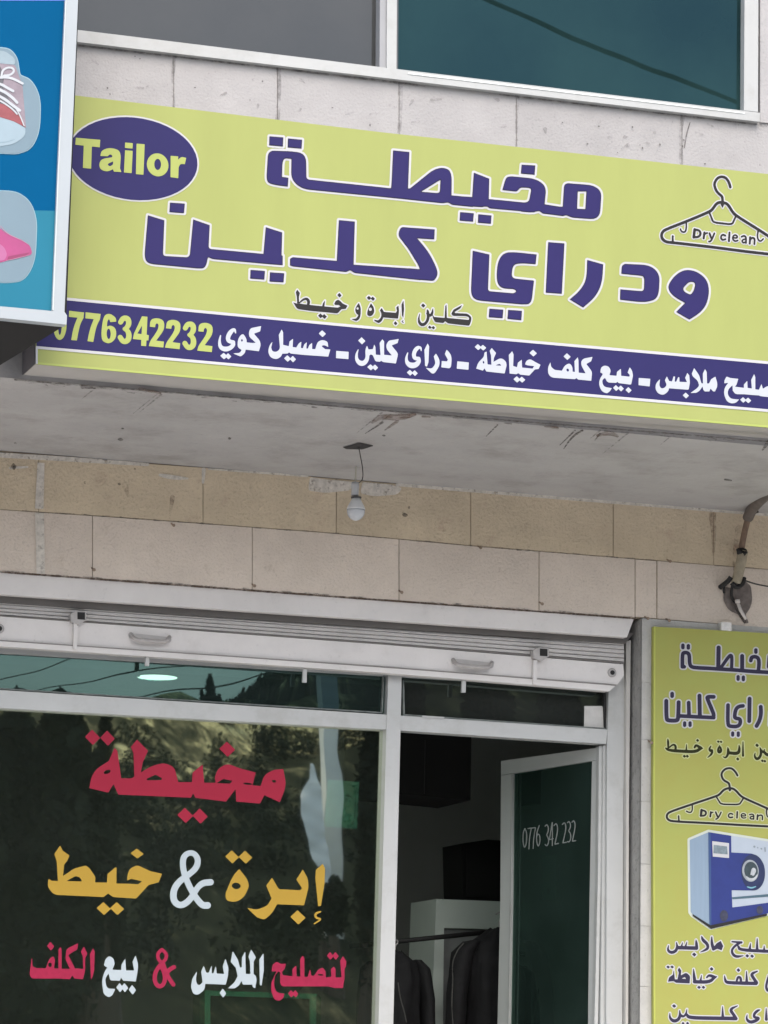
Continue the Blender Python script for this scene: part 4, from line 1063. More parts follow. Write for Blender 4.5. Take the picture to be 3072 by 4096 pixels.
small(prims_to_src(FR, [
    ('S', [(1085, 360), (1080, 635), (1110, 668), (1250, 668), (1270, 560), (1190, 550), (1178, 520), (1195, 420), (1240, 378), (1300, 372)], 54), ('S', [(1152, 760), (1152, 792)], 46), ('S', [(1232, 760), (1232, 796)], 46),
    ('S', [(1395, 268), (1390, 590)], 57), ('S', [(1555, 385), (1560, 480), (1540, 580), (1495, 660)], 57), ('S', [(1700, 460), (1690, 640)], 50)]), M_NAVY, M_PRW, 5.5, ss, PSS)
small(prims_to_src(FR, [
    ('S', [(220, 848, 12), (225, 890, 38), (225, 985, 20)]), ('S', [(190, 978, 18), (230, 1010, 42), (450, 1025, 46), (620, 1030, 46), (690, 985, 42), (718, 980, 18)]), ('S', [(240, 970, 20), (300, 920, 26), (335, 950, 36), (330, 1005, 32)]),
    ('S', [(490, 925, 10), (485, 1012, 28)]), ('S', [(605, 968, 30), (625, 930, 32), (690, 975, 46)]), ('D', 648, 868, 24, 24), ('D', 458, 1095, 26, 24), ('D', 500, 1095, 26, 24),
    ('S', [(840, 948, 14), (815, 990, 32), (830, 1025, 32), (858, 1000, 32), (855, 1060, 36), (795, 1112, 14)]), ('S', [(965, 938, 10), (940, 1000, 38), (955, 1045, 38), (990, 1020, 36), (975, 965, 26)]), ('D', 945, 885, 22, 20), ('D', 985, 888, 22, 20),
    ('S', [(1080, 968, 10), (1090, 1010, 42), (1085, 1070, 36), (1050, 1122, 26), (1012, 1100, 10)]), ('S', [(1090, 1045, 44), (1235, 1060, 50), (1250, 980, 36), (1243, 935, 12)]), ('D', 1225, 1135, 26, 26), ('S', [(1300, 888, 14), (1300, 1087, 32)]),
    ('S', [(1475, 1048, 12), (1465, 1090, 26), (1490, 1135, 40), (1530, 1125, 40), (1560, 1070, 36), (1555, 1000, 32), (1543, 968, 10)]), ('S', [(1560, 1010, 36), (1590, 1045, 32), (1610, 998, 14)]), ('S', [(1600, 1030, 36), (1640, 1075, 46), (1720, 1080, 46)]), ('D', 1502, 938, 28, 28), ('D', 1578, 1160, 24, 22), ('D', 1614, 1165, 24, 22)]), M_POLV, mat("print_cream", (.43, .46, .22), .5), 4.5, ss, PSS)
hs = [('S', [(1220, 222), (1200, 180), (1150, 125), (1100, 115), (1040, 130), (995, 180), (990, 230), (1020, 290), (1080, 320), (1105, 345), (1112, 430)], 31),
      ('S', [(1110, 405), (1060, 410), (1010, 440), (960, 500), (900, 525), (570, 635), (260, 740), (212, 775), (202, 820), (225, 860), (290, 882), (800, 905), (1200, 930), (1720, 957)], 32),
      ('S', [(1110, 405), (1160, 410), (1210, 450), (1260, 510), (1310, 545), (1640, 690), (1740, 740)], 32), ('S', [(925, 540), (955, 590), (985, 635), (1120, 638), (1245, 640), (1275, 600), (1300, 560)], 23), ('P', [(1088, 430), (1135, 430), (1112, 455)]),
      ('S', [(572, 650), (572, 720), (555, 752), (520, 752), (488, 735)], 21), ('S', [(375, 805), (380, 880)], 25), ('S', [(1640, 690), (1635, 760), (1650, 820), (1690, 820)], 21),
      ('S', [(705, 718), (695, 800)], 35), ('S', [(702, 722), (758, 730), (774, 765), (750, 800), (695, 802)], 27), ('S', [(838, 748), (830, 812)], 27), ('S', [(835, 775), (850, 755), (868, 750)], 20), ('S', [(908, 748), (922, 785), (935, 812)], 25), ('S', [(985, 750), (948, 830), (912, 850)], 22),
      ('S', [(1152, 778), (1118, 765), (1092, 785), (1092, 815), (1118, 830), (1152, 820)], 22), ('S', [(1218, 745), (1214, 830)], 25), ('S', [(1275, 800), (1340, 806), (1334, 778), (1300, 766), (1272, 785), (1278, 822), (1305, 836), (1340, 828)], 18),
      ('S', [(1395, 785), (1430, 776), (1457, 790), (1452, 850)], 20), ('S', [(1450, 808), (1410, 813), (1397, 835), (1425, 850), (1450, 840)], 18), ('S', [(1510, 790), (1505, 852)], 25), ('S', [(1512, 808), (1550, 788), (1582, 800), (1578, 856)], 22)]
small(prims_to_src(FS, hs), M_PBLK, mat("print_pale", (.48, .5, .33), .5), 4, ss, PSS, name="hanger_emblem")
# washing machine picture (flat print)
def pic(name, prims, d, m, grow=0, step=1.5): return ink(name, prims_to_src(FT, prims), PSS(d), m, ss, grow=grow, step=step)
allm = [('P', [(140, 290), (505, 135), (940, 205), (1760, 335), (1760, 1690), (545, 1990), (200, 1750), (155, 1690)])]
pic("picture_halo", allm, .0006, mat("halo_white", (.48, .53, .47), .5), grow=9)
pic("machine_side", [('P', [(140, 290), (510, 137), (525, 1945), (200, 1745), (158, 1685)])], .0012, mat("machine_side_blue", (.21, .29, .38), .5, var=.06, scale=12, streak=(6, 1, .4)))
pic("machine_front", [('P', [(935, 205), (1760, 335), (1760, 1690), (600, 1900), (600, 300)])], .0012, mat("machine_white", (.37, .43, .50), .5, var=.04, scale=10))
pic("machine_blue", [('P', [(500, 137), (945, 208), (948, 532), (1370, 555, 60), (1560, 690, 120), (1615, 920, 160), (1560, 1160, 120), (1420, 1272, 60), (955, 1265), (968, 1600), (1760, 1495), (1760, 1690), (545, 1962), (522, 1945)])], .0024, mat("machine_blue_print", (.018, .032, .17), .45, var=.14, scale=8))
pic("machine_edge", [('P', [(500, 137), (545, 145), (560, 1960), (522, 1945)])], .003, mat("machine_edge_blue", (.035, .075, .19), .5))
pic("machine_panel", [('P', [(575, 312), (903, 352), (903, 642), (588, 612)])], .0036, M_PRW)
pic("machine_display", [('P', [(605, 385), (865, 415), (877, 572), (598, 548)])], .0044, mat("display_grey", (.17, .22, .25), .5, var=.35, scale=60))
pic("machine_stripe", [('P', [(960, 1402), (1760, 1332), (1760, 1382), (968, 1438)])], .0036, mat("stripe_teal", (.06, .115, .15), .5))
pic("machine_door", [('E', (1370, 918), (232, 20), (0, 350))], .0036, mat("door_ring_navy", (.02, .03, .085), .4, var=.2, scale=20))
pic("machine_door", [('E', (1318, 888), (160, 12), (0, 212))], .0044, mat("door_rim_grey", (.30, .33, .36), .4, var=.2, scale=40))
pic("machine_door", [('E', (1330, 885), (132, 10), (0, 172))], .0052, mat("door_glass_dark", (.045, .065, .075), .3, var=.3, scale=40))
pic("machine_swirl", [('S', [(1240, 1000, 20), (1300, 1060, 50), (1400, 1050, 40), (1450, 970, 24)]), ('S', [(1330, 960, 24), (1370, 850, 60), (1400, 880, 70), (1370, 960, 50)])], .006, mat("swirl_grey", (.40, .43, .46), .4, var=.3, scale=60))
pic("machine_glint", [('S', [(1260, 1200, 20), (1340, 1225, 34), (1420, 1195, 20)])], .0044, mat("glint_teal", (.16, .36, .45), .4))
pic("machine_base", [('P', [(195, 1725), (545, 1945), (1640, 1718), (1640, 1760), (555, 2015), (198, 1765)])], .0046, M_BLACK)
pic("machine_vent", [('E', (805, 1760), (80, 0), (0, 110))], .0036, mat("vent_dark", (.035, .04, .075), .6, var=.4, scale=60))
pic("machine_vent", [('E', (1500, 1650), (65, 0), (0, 80))], .0036, bpy.data.materials["vent_dark"])
pic("machine_mark", [('D', 1395, 420, 26, 26), ('D', 1460, 440, 16, 20), ('D', 1530, 460, 22, 22), ('S', [(1600, 440), (1605, 510)], 26)], .0036, mat("mark_grey", (.22, .26, .29), .5))
small(prims_to_src(FU, [
    ('S', [(167, 232, 12), (152, 300, 36), (200, 342, 46), (270, 322, 46), (300, 260, 42), (285, 188, 14)]), ('S', [(300, 264, 54), (585, 272, 54)]), ('S', [(590, 272, 46), (585, 200, 42), (578, 148, 12)]), ('S', [(377, 188, 10), (360, 250, 32)]), ('S', [(442, 178, 10), (420, 250, 32)]), ('D', 552, 368, 34, 32),
    ('S', [(663, 98, 18), (680, 150, 50), (750, 210, 46), (760, 270, 42), (720, 300, 36), (645, 332, 10)]), ('S', [(815, 103, 16), (815, 200, 46), (840, 285, 48)]), ('P', [(950, 163), (987, 240), (962, 307), (900, 282), (850, 305), (838, 260), (888, 200)])]), M_NAVY, M_PRW, 4.5, ss, PSS)
small(prims_to_src(FU, [
    ('S', [(1120, 175, 22), (1260, 187, 36)]), ('S', [(1230, 192, 42), (1150, 250, 32), (1110, 310, 36), (1140, 380, 42), (1200, 402, 42), (1288, 385, 12)]), ('S', [(1215, 250, 36), (1240, 300, 46), (1720, 322, 48)]), ('S', [(1397, 202, 12), (1385, 290, 42)]), ('S', [(1497, 128, 14), (1495, 300, 46)]), ('S', [(1602, 238, 12), (1600, 310, 38)]), ('D', 1348, 388, 30, 28), ('D', 1420, 392, 30, 28)]), M_NAVY, M_PRW, 4.5, ss, PSS)
small(prims_to_src(FU, [
    ('D', 160, 555, 30, 24), ('D', 220, 555, 30, 24), ('P', [(245, 588), (262, 740), (300, 740), (320, 640), (303, 600), (325, 562), (358, 610), (352, 680), (430, 638, 30), (492, 690, 30), (482, 802), (280, 792), (240, 768), (157, 777), (173, 710, 20), (233, 670)]), ('H', [(360, 730), (410, 705, 10), (430, 735)]),
    ('S', [(542, 588, 14), (550, 700, 46), (560, 770, 50)]), ('S', [(555, 777, 52), (780, 782, 52), (850, 717, 42), (888, 700, 16)]), ('S', [(662, 678, 10), (645, 770, 38)]), ('S', [(740, 712, 26), (775, 675, 38), (850, 705, 48)]), ('D', 812, 585, 30, 30), ('D', 624, 860, 30, 26), ('D', 690, 860, 30, 26)]), M_NAVY, M_PRW, 4.5, ss, PSS)
small(prims_to_src(FU, [
    ('S', [(1006, 688, 14), (1020, 770, 42), (1060, 792, 50), (1480, 802, 52)]), ('S', [(1190, 762, 32), (1210, 700, 36), (1250, 717, 40), (1255, 790, 36)]), ('S', [(1337, 623, 14), (1340, 790, 46)]), ('S', [(1500, 618, 20), (1405, 660, 48), (1440, 720, 46), (1488, 790, 48)]), ('D', 1215, 602, 30, 30),
    ('S', [(1680, 690, 50), (1630, 820, 32), (1640, 900, 42), (1700, 930, 42)])]), M_NAVY, M_PRW, 4.5, ss, PSS)
small(prims_to_src(FV, [
    ('S', [(186, 348, 12), (185, 420, 36), (240, 470, 52), (310, 450, 48), (340, 390, 46), (333, 308, 14)]), ('S', [(345, 380, 46), (390, 402, 32), (430, 360, 32), (442, 288, 10)]), ('S', [(440, 370, 38), (470, 412, 54), (700, 422, 54), (1170, 427, 56)]), ('S', [(977, 248, 12), (980, 410, 46)]), ('S', [(1200, 238, 16), (1085, 290, 48), (1150, 380, 46), (1178, 430, 52)]), ('D', 250, 240, 34, 28), ('D', 384, 500, 26, 24), ('D', 452, 500, 26, 24)]), M_NAVY, M_PRW, 4.5, ss, PSS)
small(prims_to_src(FV, [('S', [(1347, 368, 10), (1335, 440, 36), (1390, 487, 50), (1480, 462, 48), (1530, 420, 42), (1450, 412, 40), (1450, 360, 40), (1500, 310, 42), (1538, 298, 16)]), ('S', [(1632, 278, 14), (1635, 440, 46)])]), M_NAVY, M_PRW, 4.5, ss, PSS)

# ------------------------------------------------------------------ vinyl lettering on the shop window and door
PW = lambda d: on_y(Y_GLASS - d)
def vinyl(fr, prims, m, step=2.0, ow=None):
    return ink("window_lettering", prims_to_src(fr, prims), PW(.002), m, front, step=step)
W1, W2, W3, W4, W5, W6 = (320, 2880, 1.9518), (170, 3360, 3.318), (660, 3360, 2.4397), (100, 3740, 3.456), (580, 3760, 3.318), (1050, 3760, 4.4838)
vinyl(W1, [('D', 98, 135, 60, 60), ('D', 215, 142, 57, 60), ('D', 1150, 228, 62, 60), ('D', 822, 745, 62, 60), ('D', 938, 750, 60, 60),
    ('P', [(73, 532), (90, 440, 40), (130, 380, 30), (225, 320), (270, 218), (292, 240), (322, 455), (405, 455), (425, 440), (418, 260), (398, 210), (445, 153), (532, 240), (490, 330), (475, 410), (560, 358, 40), (660, 333, 40), (737, 370, 30), (767, 485), (875, 485), (880, 410), (957, 348), (970, 490), (1060, 490), (1053, 450), (1075, 383, 30), (1150, 338, 40), (1240, 375, 20), (1372, 410), (1347, 510), (1410, 515), (1440, 430, 30), (1510, 388, 30), (1587, 383), (1607, 490, 20), (1597, 550, 20), (1560, 642), (1440, 587), (1405, 652), (1220, 637), (1215, 540), (1140, 637), (900, 607), (885, 572), (865, 607), (300, 582), (262, 502), (220, 567)]),
    ('H', [(520, 460), (590, 425, 15), (640, 455), (635, 470), (525, 470)]), ('H', [(1065, 492), (1120, 460, 10), (1190, 475), (1170, 497)]), ('EH', (212, 405), (26, -10), (5, 13)), ('EH', (1310, 498), (35, 3), (0, 8)), ('EH', (1515, 478), (16, 2), (0, 10))], M_VRED)
vinyl(W2, [('P', [(80, 513), (120, 540), (205, 545), (190, 290), (158, 185), (235, 72), (267, 140), (357, 205), (332, 270), (287, 330), (272, 480), (420, 378, 40), (570, 338, 20), (622, 370, 20), (702, 490, 20), (697, 562), (855, 565), (865, 450), (967, 363), (982, 370), (982, 577), (1110, 580), (1270, 587), (1322, 547), (1180, 515), (1123, 537), (1130, 460), (1160, 378, 40), (1260, 333, 40), (1430, 413, 30), (1587, 448), (1542, 562), (1410, 597, 10), (1242, 777), (940, 757), (870, 710), (810, 757), (150, 727, 60), (68, 620, 40)]), ('H', [(320, 545), (440, 475, 30), (500, 500, 10), (525, 550)]),
    ('D', 1255, 180, 88, 66), ('D', 812, 910, 94, 86), ('D', 990, 910, 94, 86)], M_VYEL)
vinyl(W3, [('S', [(445, 412, 62), (370, 418, 62), (320, 460, 56), (285, 520, 56), (230, 600, 62), (150, 645, 62), (85, 600, 64), (80, 500, 64), (130, 410, 62), (230, 340, 57), (310, 270, 60), (325, 190, 57), (290, 132, 53), (235, 122, 53), (182, 160, 58), (172, 240, 58), (190, 340, 58), (250, 480, 60), (320, 590, 62), (370, 640, 64), (415, 638, 66)])], M_VWHT)
vinyl(W3, [('P', [(725, 283), (802, 380, 40), (822, 450, 30), (770, 562, 50), (690, 607, 40), (600, 592, 30), (588, 530, 30), (640, 400, 20), (680, 330, 15)]), ('EH', (695, 448), (43, 2), (0, 31)), ('D', 655, 165, 67, 64), ('D', 785, 168, 67, 64),
    ('P', [(1045, 368), (1110, 480, 20), (1320, 490), (1337, 470), (1283, 385), (1345, 288), (1392, 370, 30), (1402, 460, 30), (1357, 637), (1095, 627), (1040, 720, 40), (970, 777, 20), (900, 757, 20), (803, 663), (900, 680, 30), (1000, 640, 30), (1040, 570), (988, 445)]), ('D', 1298, 755, 74, 70),
    ('P', [(1540, 233), (1562, 280), (1557, 420), (1522, 642), (1495, 647), (1468, 370), (1473, 290)]), ('S', [(1517, 700, 16), (1468, 715, 22), (1470, 762, 22), (1532, 770, 16), (1458, 817, 12)])], M_VYEL)
vinyl(W4, [('P', [(97, 290), (105, 430), (150, 455), (290, 460), (330, 340, 30), (390, 288, 30), (417, 340, 20), (402, 460), (463, 465), (463, 200), (490, 163), (507, 200), (507, 465), (620, 470), (558, 330, 30), (573, 200, 20), (620, 168, 10), (737, 113), (722, 200), (640, 250, 10), (600, 280), (690, 460), (805, 470), (800, 300), (773, 230), (815, 158), (862, 260), (832, 320), (832, 480), (802, 612), (680, 602), (655, 560), (620, 612), (470, 602), (90, 602, 30), (63, 540, 20)]), ('EH', (345, 412), (25, 3), (0, 30)), ('D', 355, 155, 50, 62),
    ('P', [(942, 183), (964, 230), (957, 480), (940, 560), (912, 622), (898, 260)])], M_VRED2)
vinyl(W4, [('P', [(1160, 288, 30), (1222, 320, 30), (1242, 400, 30), (1205, 480, 20), (1330, 485), (1335, 410), (1387, 328), (1397, 490), (1510, 490), (1488, 370), (1530, 283), (1562, 400, 20), (1562, 470, 20), (1532, 642), (1360, 632), (1330, 590), (1310, 632), (1180, 627, 20), (1155, 530), (1110, 600, 30), (1120, 700, 40), (1150, 740, 20), (1247, 745), (1210, 832, 20), (1160, 862, 20), (1088, 820, 40), (1063, 640, 60), (1090, 530, 40), (1135, 450), (1093, 420), (1110, 340, 30)]),
    ('D', 1312, 728, 50, 64), ('D', 1378, 728, 50, 64), ('D', 1485, 758, 50, 68)], M_VWHT)
vinyl(W5, [('S', [(225, 128), (170, 175), (172, 250), (222, 305), (280, 255), (287, 180), (225, 128)], 46), ('S', [(205, 330), (138, 420), (125, 530), (160, 608), (220, 618), (265, 550), (265, 450), (205, 330)], 56), ('S', [(240, 320), (300, 480), (375, 590)], 56), ('S', [(270, 500), (310, 400), (385, 360)], 56)], M_VRED2)
vinyl(W5, [('P', [(692, 413), (675, 520, 30), (690, 590, 30), (730, 600, 20), (765, 560), (748, 420), (780, 343), (812, 430), (845, 435), (887, 338), (887, 440), (910, 440), (942, 343), (952, 445), (1050, 450), (1033, 350), (1070, 248), (1107, 370, 20), (1102, 470), (1072, 592), (800, 582), (790, 662, 40), (700, 732, 40), (638, 712, 30), (610, 620, 30), (630, 510, 30)]), ('D', 1035, 705, 44, 60),
    ('P', [(1165, 148), (1232, 260, 20), (1262, 370, 20), (1285, 360), (1288, 230), (1332, 153), (1337, 450), (1400, 450), (1393, 280), (1373, 220), (1410, 128), (1472, 230), (1442, 290), (1442, 450), (1472, 480), (1482, 530), (1462, 642), (1430, 622), (1425, 592), (1300, 592), (1280, 540), (1250, 602, 30), (1190, 642, 20), (1103, 640), (1190, 560, 20), (1230, 480), (1208, 370), (1138, 290)]), ('P', [(1574, 173), (1577, 400), (1547, 607), (1525, 592), (1518, 260)])], M_VWHT)
vinyl(W6, [('P', [(250, 388, 20), (320, 425), (422, 425), (400, 510), (350, 575), (365, 630), (538, 650), (538, 520), (607, 458), (612, 650), (678, 660), (678, 340), (720, 278), (752, 330), (752, 660), (812, 660), (855, 518), (877, 640), (925, 640), (1000, 530, 30), (1080, 493, 20), (1132, 560, 20), (1137, 670), (1233, 660), (1228, 520), (1275, 478), (1312, 520), (1312, 670), (1418, 670), (1398, 420), (1398, 360), (1445, 288), (1502, 380), (1497, 470), (1472, 520), (1472, 680), (1442, 862), (1300, 862), (1180, 832), (350, 832, 30), (318, 770), (318, 580), (280, 560), (220, 650, 40), (205, 800, 60), (240, 920, 40), (300, 950), (392, 960), (380, 1032, 30), (310, 1092, 30), (218, 1072, 40), (158, 930, 60), (158, 760, 60), (255, 565), (163, 562), (180, 448, 20)]), ('EH', (1040, 625), (50, 3), (0, 14)),
    ('D', 1215, 285, 60, 72), ('D', 1310, 285, 60, 72), ('D', 515, 965, 57, 68), ('D', 590, 965, 54, 68)], M_VRED2)
FX = (2060, 3240, 5.925)
ink("door_lettering", prims_to_src(FX, [('S', q, 27) for q in (
    [(235, 440), (190, 540), (190, 780), (230, 910), (275, 780), (280, 540), (235, 440)], [(310, 440), (385, 425), (385, 440), (345, 650), (330, 920)], [(400, 430), (485, 415), (485, 430), (445, 650), (430, 910)], [(575, 370), (520, 520), (505, 700), (545, 885), (595, 760), (590, 600), (540, 560), (510, 640)],
    [(715, 380), (760, 340), (795, 420), (785, 520), (745, 590), (790, 660), (800, 760), (760, 860), (715, 820)], [(880, 310), (815, 700), (815, 705), (905, 680)], [(885, 300), (885, 840)], [(925, 370), (975, 310), (1015, 400), (1000, 560), (945, 805), (950, 810), (1030, 790)],
    [(1125, 340), (1175, 290), (1210, 380), (1195, 520), (1135, 775), (1140, 780), (1215, 765)], [(1245, 300), (1285, 265), (1320, 350), (1305, 440), (1265, 490), (1320, 560), (1325, 680), (1285, 760), (1245, 750)], [(1350, 290), (1395, 245), (1430, 340), (1415, 470), (1360, 735), (1365, 740), (1440, 725)])]),
    on_door(.002), M_VDOOR, door, step=1.2)

# ------------------------------------------------------------------ neighbouring blue sign
bs = root("blue_sign", "blue framed sign with pictures of a laced sneaker and a pink shoe", "sign", (1.8, Y_BLUE, 5.2))
PB = lambda d: on_y(Y_BLUE - d)
b = B(); b.slab([(-900, -900), (300, -900), (262, 0), (211, 1243), (-900, 1150)], Y_BLUE, Y_BLUE + .01); b.build("panel", mat("sign_blue", (.001, .083, .205), .5, var=.05, scale=1.5, spec=.03), bs)
b = B(); b.slab([(264, -10), (313, -10), (283, 690), (258, 1247), (268, 1262), (266, 1298), (0, 1271), (-900, 1190), (-900, 1146), (0, 1225), (211, 1244), (234, 690)], Y_BLUE - .02, Y_BLUE + .03)
b.slab([(264, -10), (313, -10), (350, -900), (302, -900)], Y_BLUE - .02, Y_BLUE + .03)
b.build("frame", mat("frame_aluminium", (.37, .41, .435), .35, var=.04, scale=3), bs)
b = B(); b.slab([(262, -10), (266, -10), (236, 690), (215, 1240), (209, 1240), (231, 690)], Y_BLUE - .022, Y_BLUE - .002); b.build("frame_highlight", mat("frame_lip", (.5, .54, .55), .3), bs)
# deep dark housing behind, its underside seen from the street
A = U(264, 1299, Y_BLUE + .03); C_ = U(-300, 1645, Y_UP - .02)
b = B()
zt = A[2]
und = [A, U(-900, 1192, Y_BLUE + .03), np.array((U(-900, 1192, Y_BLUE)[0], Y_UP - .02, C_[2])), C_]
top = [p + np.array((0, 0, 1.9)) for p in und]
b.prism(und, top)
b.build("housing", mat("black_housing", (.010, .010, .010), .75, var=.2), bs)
def bpic(name, fr, prims, d, m, parent=bs, step=2.0, clip=None): return ink(name, prims_to_src(fr, prims), PB(d), m, parent, step=step)
FY, FZ = (0, 0, 3.16), (0, 700, 2.458)
bpic("light_block", FZ, [('P', [(-900, 300), (350, 348), (545, 352), (515, 1335), (-900, 1230)])], .0012, mat("sign_light_blue", (.018, .165, .25), .4, var=.06, scale=2, spec=.12))
bpic("purple_hem", FY, [('P', [(-900, -60), (830, -60), (828, 10), (-900, 8)])], .0012, mat("hem_violet", (.06, .12, .42), .4))
M_PALE = mat("pale_panel", (.18, .255, .305), .4, var=.04, scale=3, spec=.12)
M_RIMP = mat("pale_rim", (.24, .39, .45), .4)
pa = [('P', [(-700, 600), (0, 603, 40), (130, 620, 80), (215, 730, 60), (250, 950, 30), (400, 1010, 120), (510, 1230, 160), (500, 1650, 160), (400, 1880, 160), (220, 1942, 60), (-700, 1910)])]
pb = [('P', [(-500, 140), (0, 155), (170, 165, 100), (300, 260, 110), (362, 440, 100), (345, 850, 140), (240, 1040, 160), (80, 1058, 60), (-500, 1040)])]
ink("picture_rim", prims_to_src(FY, pa), PB(.002), M_RIMP, bs, grow=3); ink("picture_panel", prims_to_src(FY, pa), PB(.003), M_PALE, bs)
ink("picture_rim", prims_to_src(FZ, pb), PB(.002), M_RIMP, bs, grow=2.5); ink("picture_panel", prims_to_src(FZ, pb), PB(.003), M_PALE, bs)
bpic("sneaker", FY, [('P', [(-250, 700), (0, 760), (190, 820, 30), (240, 960), (285, 1080), (330, 1620), (180, 1540, 40), (0, 1480), (-250, 1430)])], .004, mat("sneaker_mauve", (.24, .20, .235), .4, var=.22, scale=14))
bpic("sneaker_band", FY, [('P', [(-250, 1260), (0, 1285), (130, 1330, 40), (260, 1470), (325, 1612), (180, 1535, 40), (0, 1478), (-250, 1420)])], .005, mat("sneaker_red", (.25, .06, .07), .4, var=.2, scale=20))
bpic("sneaker_collar", FY, [('P', [(-250, 640), (60, 640, 60), (190, 740, 50), (190, 820, 30), (0, 800), (-250, 740)])], .005, mat("sneaker_collar", (.25, .33, .375), .4, var=.1, scale=20))
bpic("toe_cap", FY, [('P', [(-250, 1432), (0, 1482), (170, 1532, 40), (322, 1618), (318, 1720, 60), (180, 1820, 80), (0, 1850), (-250, 1850)])], .0045, mat("toe_rubber", (.27, .36, .415), .35, var=.06, scale=6))
bpic("tongue", FY, [('P', [(-250, 830), (0, 840), (60, 960), (30, 1090), (120, 1260), (250, 1480), (120, 1330, 40), (-250, 1260)])], .0055, mat("tongue_grey", (.10, .10, .115), .6, var=.5, scale=30))
bpic("toe_line", FY, [('S', [(-100, 1800, 6), (60, 1800, 8), (190, 1760, 5)]), ], .0052, mat("toe_line_grey", (.21, .30, .35), .5))
bpic("laces", FY, [('S', q, w) for q, w in (([(20, 960), (30, 890), (95, 850), (165, 860), (180, 905), (130, 950), (50, 955)], 26), ([(-40, 985), (60, 975), (150, 985), (285, 1055)], 30), ([(-60, 1050), (20, 1065), (90, 1110), (165, 1150)], 34), ([(-60, 1110), (60, 1160), (160, 1235), (215, 1295)], 36), ([(-60, 1190), (60, 1250), (160, 1330), (250, 1395)], 34), ([(-60, 1240), (50, 1300), (150, 1370), (215, 1440)], 20), ([(190, 1350), (250, 1450), (305, 1590)], 14))], .0065, mat("lace_white", (.44, .47, .50), .4, var=.1, scale=30))
bpic("pink_shoe", FZ, [('P', [(-300, 420), (0, 520, 20), (60, 575, 30), (210, 635), (300, 695, 40), (318, 780, 30), (240, 805), (60, 845), (0, 862), (-300, 880)])], .004, mat("pink_print", (.34, .05, .17), .4, var=.1, scale=12))
bpic("pink_shoe", FZ, [('P', [(-200, 640), (0, 675, 30), (50, 720, 40), (72, 790, 30), (40, 840, 20), (-200, 860)])], .005, mat("pink_light_print", (.38, .11, .25), .4, var=.05, scale=12))

bpic("pink_shoe", FZ, [('S', [(60, 842, 5), (180, 815, 7), (300, 782, 4)]), ('S', [(5, 500, 4), (70, 580, 8), (210, 638, 6), (290, 690, 3)])], .0052, mat("pink_edge_print", (.42, .20, .30), .4))
bpic("pink_shade", FZ, [('P', [(80, 800), (180, 780), (300, 760), (240, 800), (70, 836)])], .0046, mat("pink_dark_print", (.24, .03, .105), .4))
# ------------------------------------------------------------------ bulb hanging from the soffit
hole = on_z(Z_SOF)(np.array([1437.0]), np.array([1786.0]))[0]
Yb = hole[1]
lb = root("light_bulb", "bare white bulb hanging on a thin wire from a hole in the canopy soffit", "light bulb", tuple(hole))
ink("ceiling_hole", prims_to_src((1180, 1740, 3.19), [('P', [(610, 155), (720, 128, 20), (810, 95, 30), (990, 130, 10), (1000, 140), (860, 185, 20), (650, 182, 20)])]), on_z(Z_SOF - .002), mat("hole_dark", (.03, .03, .03), .95), lb, step=1.5)
b = B(); b.tube(smooth_path([U(1435, 1788, Yb), U(1441, 1822, Yb), U(1449, 1862, Yb), U(1453, 1905, Yb), U(1445, 1928, Yb), U(1424, 1932, Yb)], 2), .0022, 6)
b.build("wire", mat("grey_wire", (.06, .055, .05), .6), lb, True)
b = B(); b.tube(smooth_path([U(1424, 1865, Yb), U(1423, 1895, Yb), U(1422, 1932, Yb)], 2), .0035, 6); b.build("wire", mat("pale_wire", (.40, .39, .33), .6), lb, True)
px2m = (hole[1] - CAM[1]) / F_PX * 1.03
c0 = U(1421, 1928, Yb)
b = B(); b.lathe(c0, [(0, .006), (.001, 15 * px2m), (.018, 17 * px2m), (.045, 15 * px2m), (56 * px2m, 16 * px2m)], 20); b.build("socket", mat("socket_grey", (.40, .41, .42), .5, var=.08, scale=30), lb, True)
c1 = U(1425, 1985, Yb)
b = B(); b.lathe(c1, [(0, 15 * px2m), (2 * px2m, 22 * px2m), (8 * px2m, 22 * px2m), (9 * px2m, 14 * px2m)], 20); b.build("collar", mat("collar_dark", (.06, .06, .06), .6), lb, True)
b = B(); b.lathe(c1, [(5 * px2m, 14 * px2m), (20 * px2m, 22 * px2m), (40 * px2m, 33 * px2m), (52 * px2m, 38 * px2m), (56 * px2m, 38.5 * px2m)], 28); b.build("bulb_body", mat("bulb_white", (.56, .57, .58), .4), lb, True)
b = B(); b.lathe(c1, [(56 * px2m, 37.5 * px2m), (66 * px2m, 37.5 * px2m), (80 * px2m, 34 * px2m), (92 * px2m, 25 * px2m), (100 * px2m, 13 * px2m), (103 * px2m, 2 * px2m)], 28); b.build("bulb_dome", mat("bulb_diffuser", (.42, .44, .46), .25), lb, True)

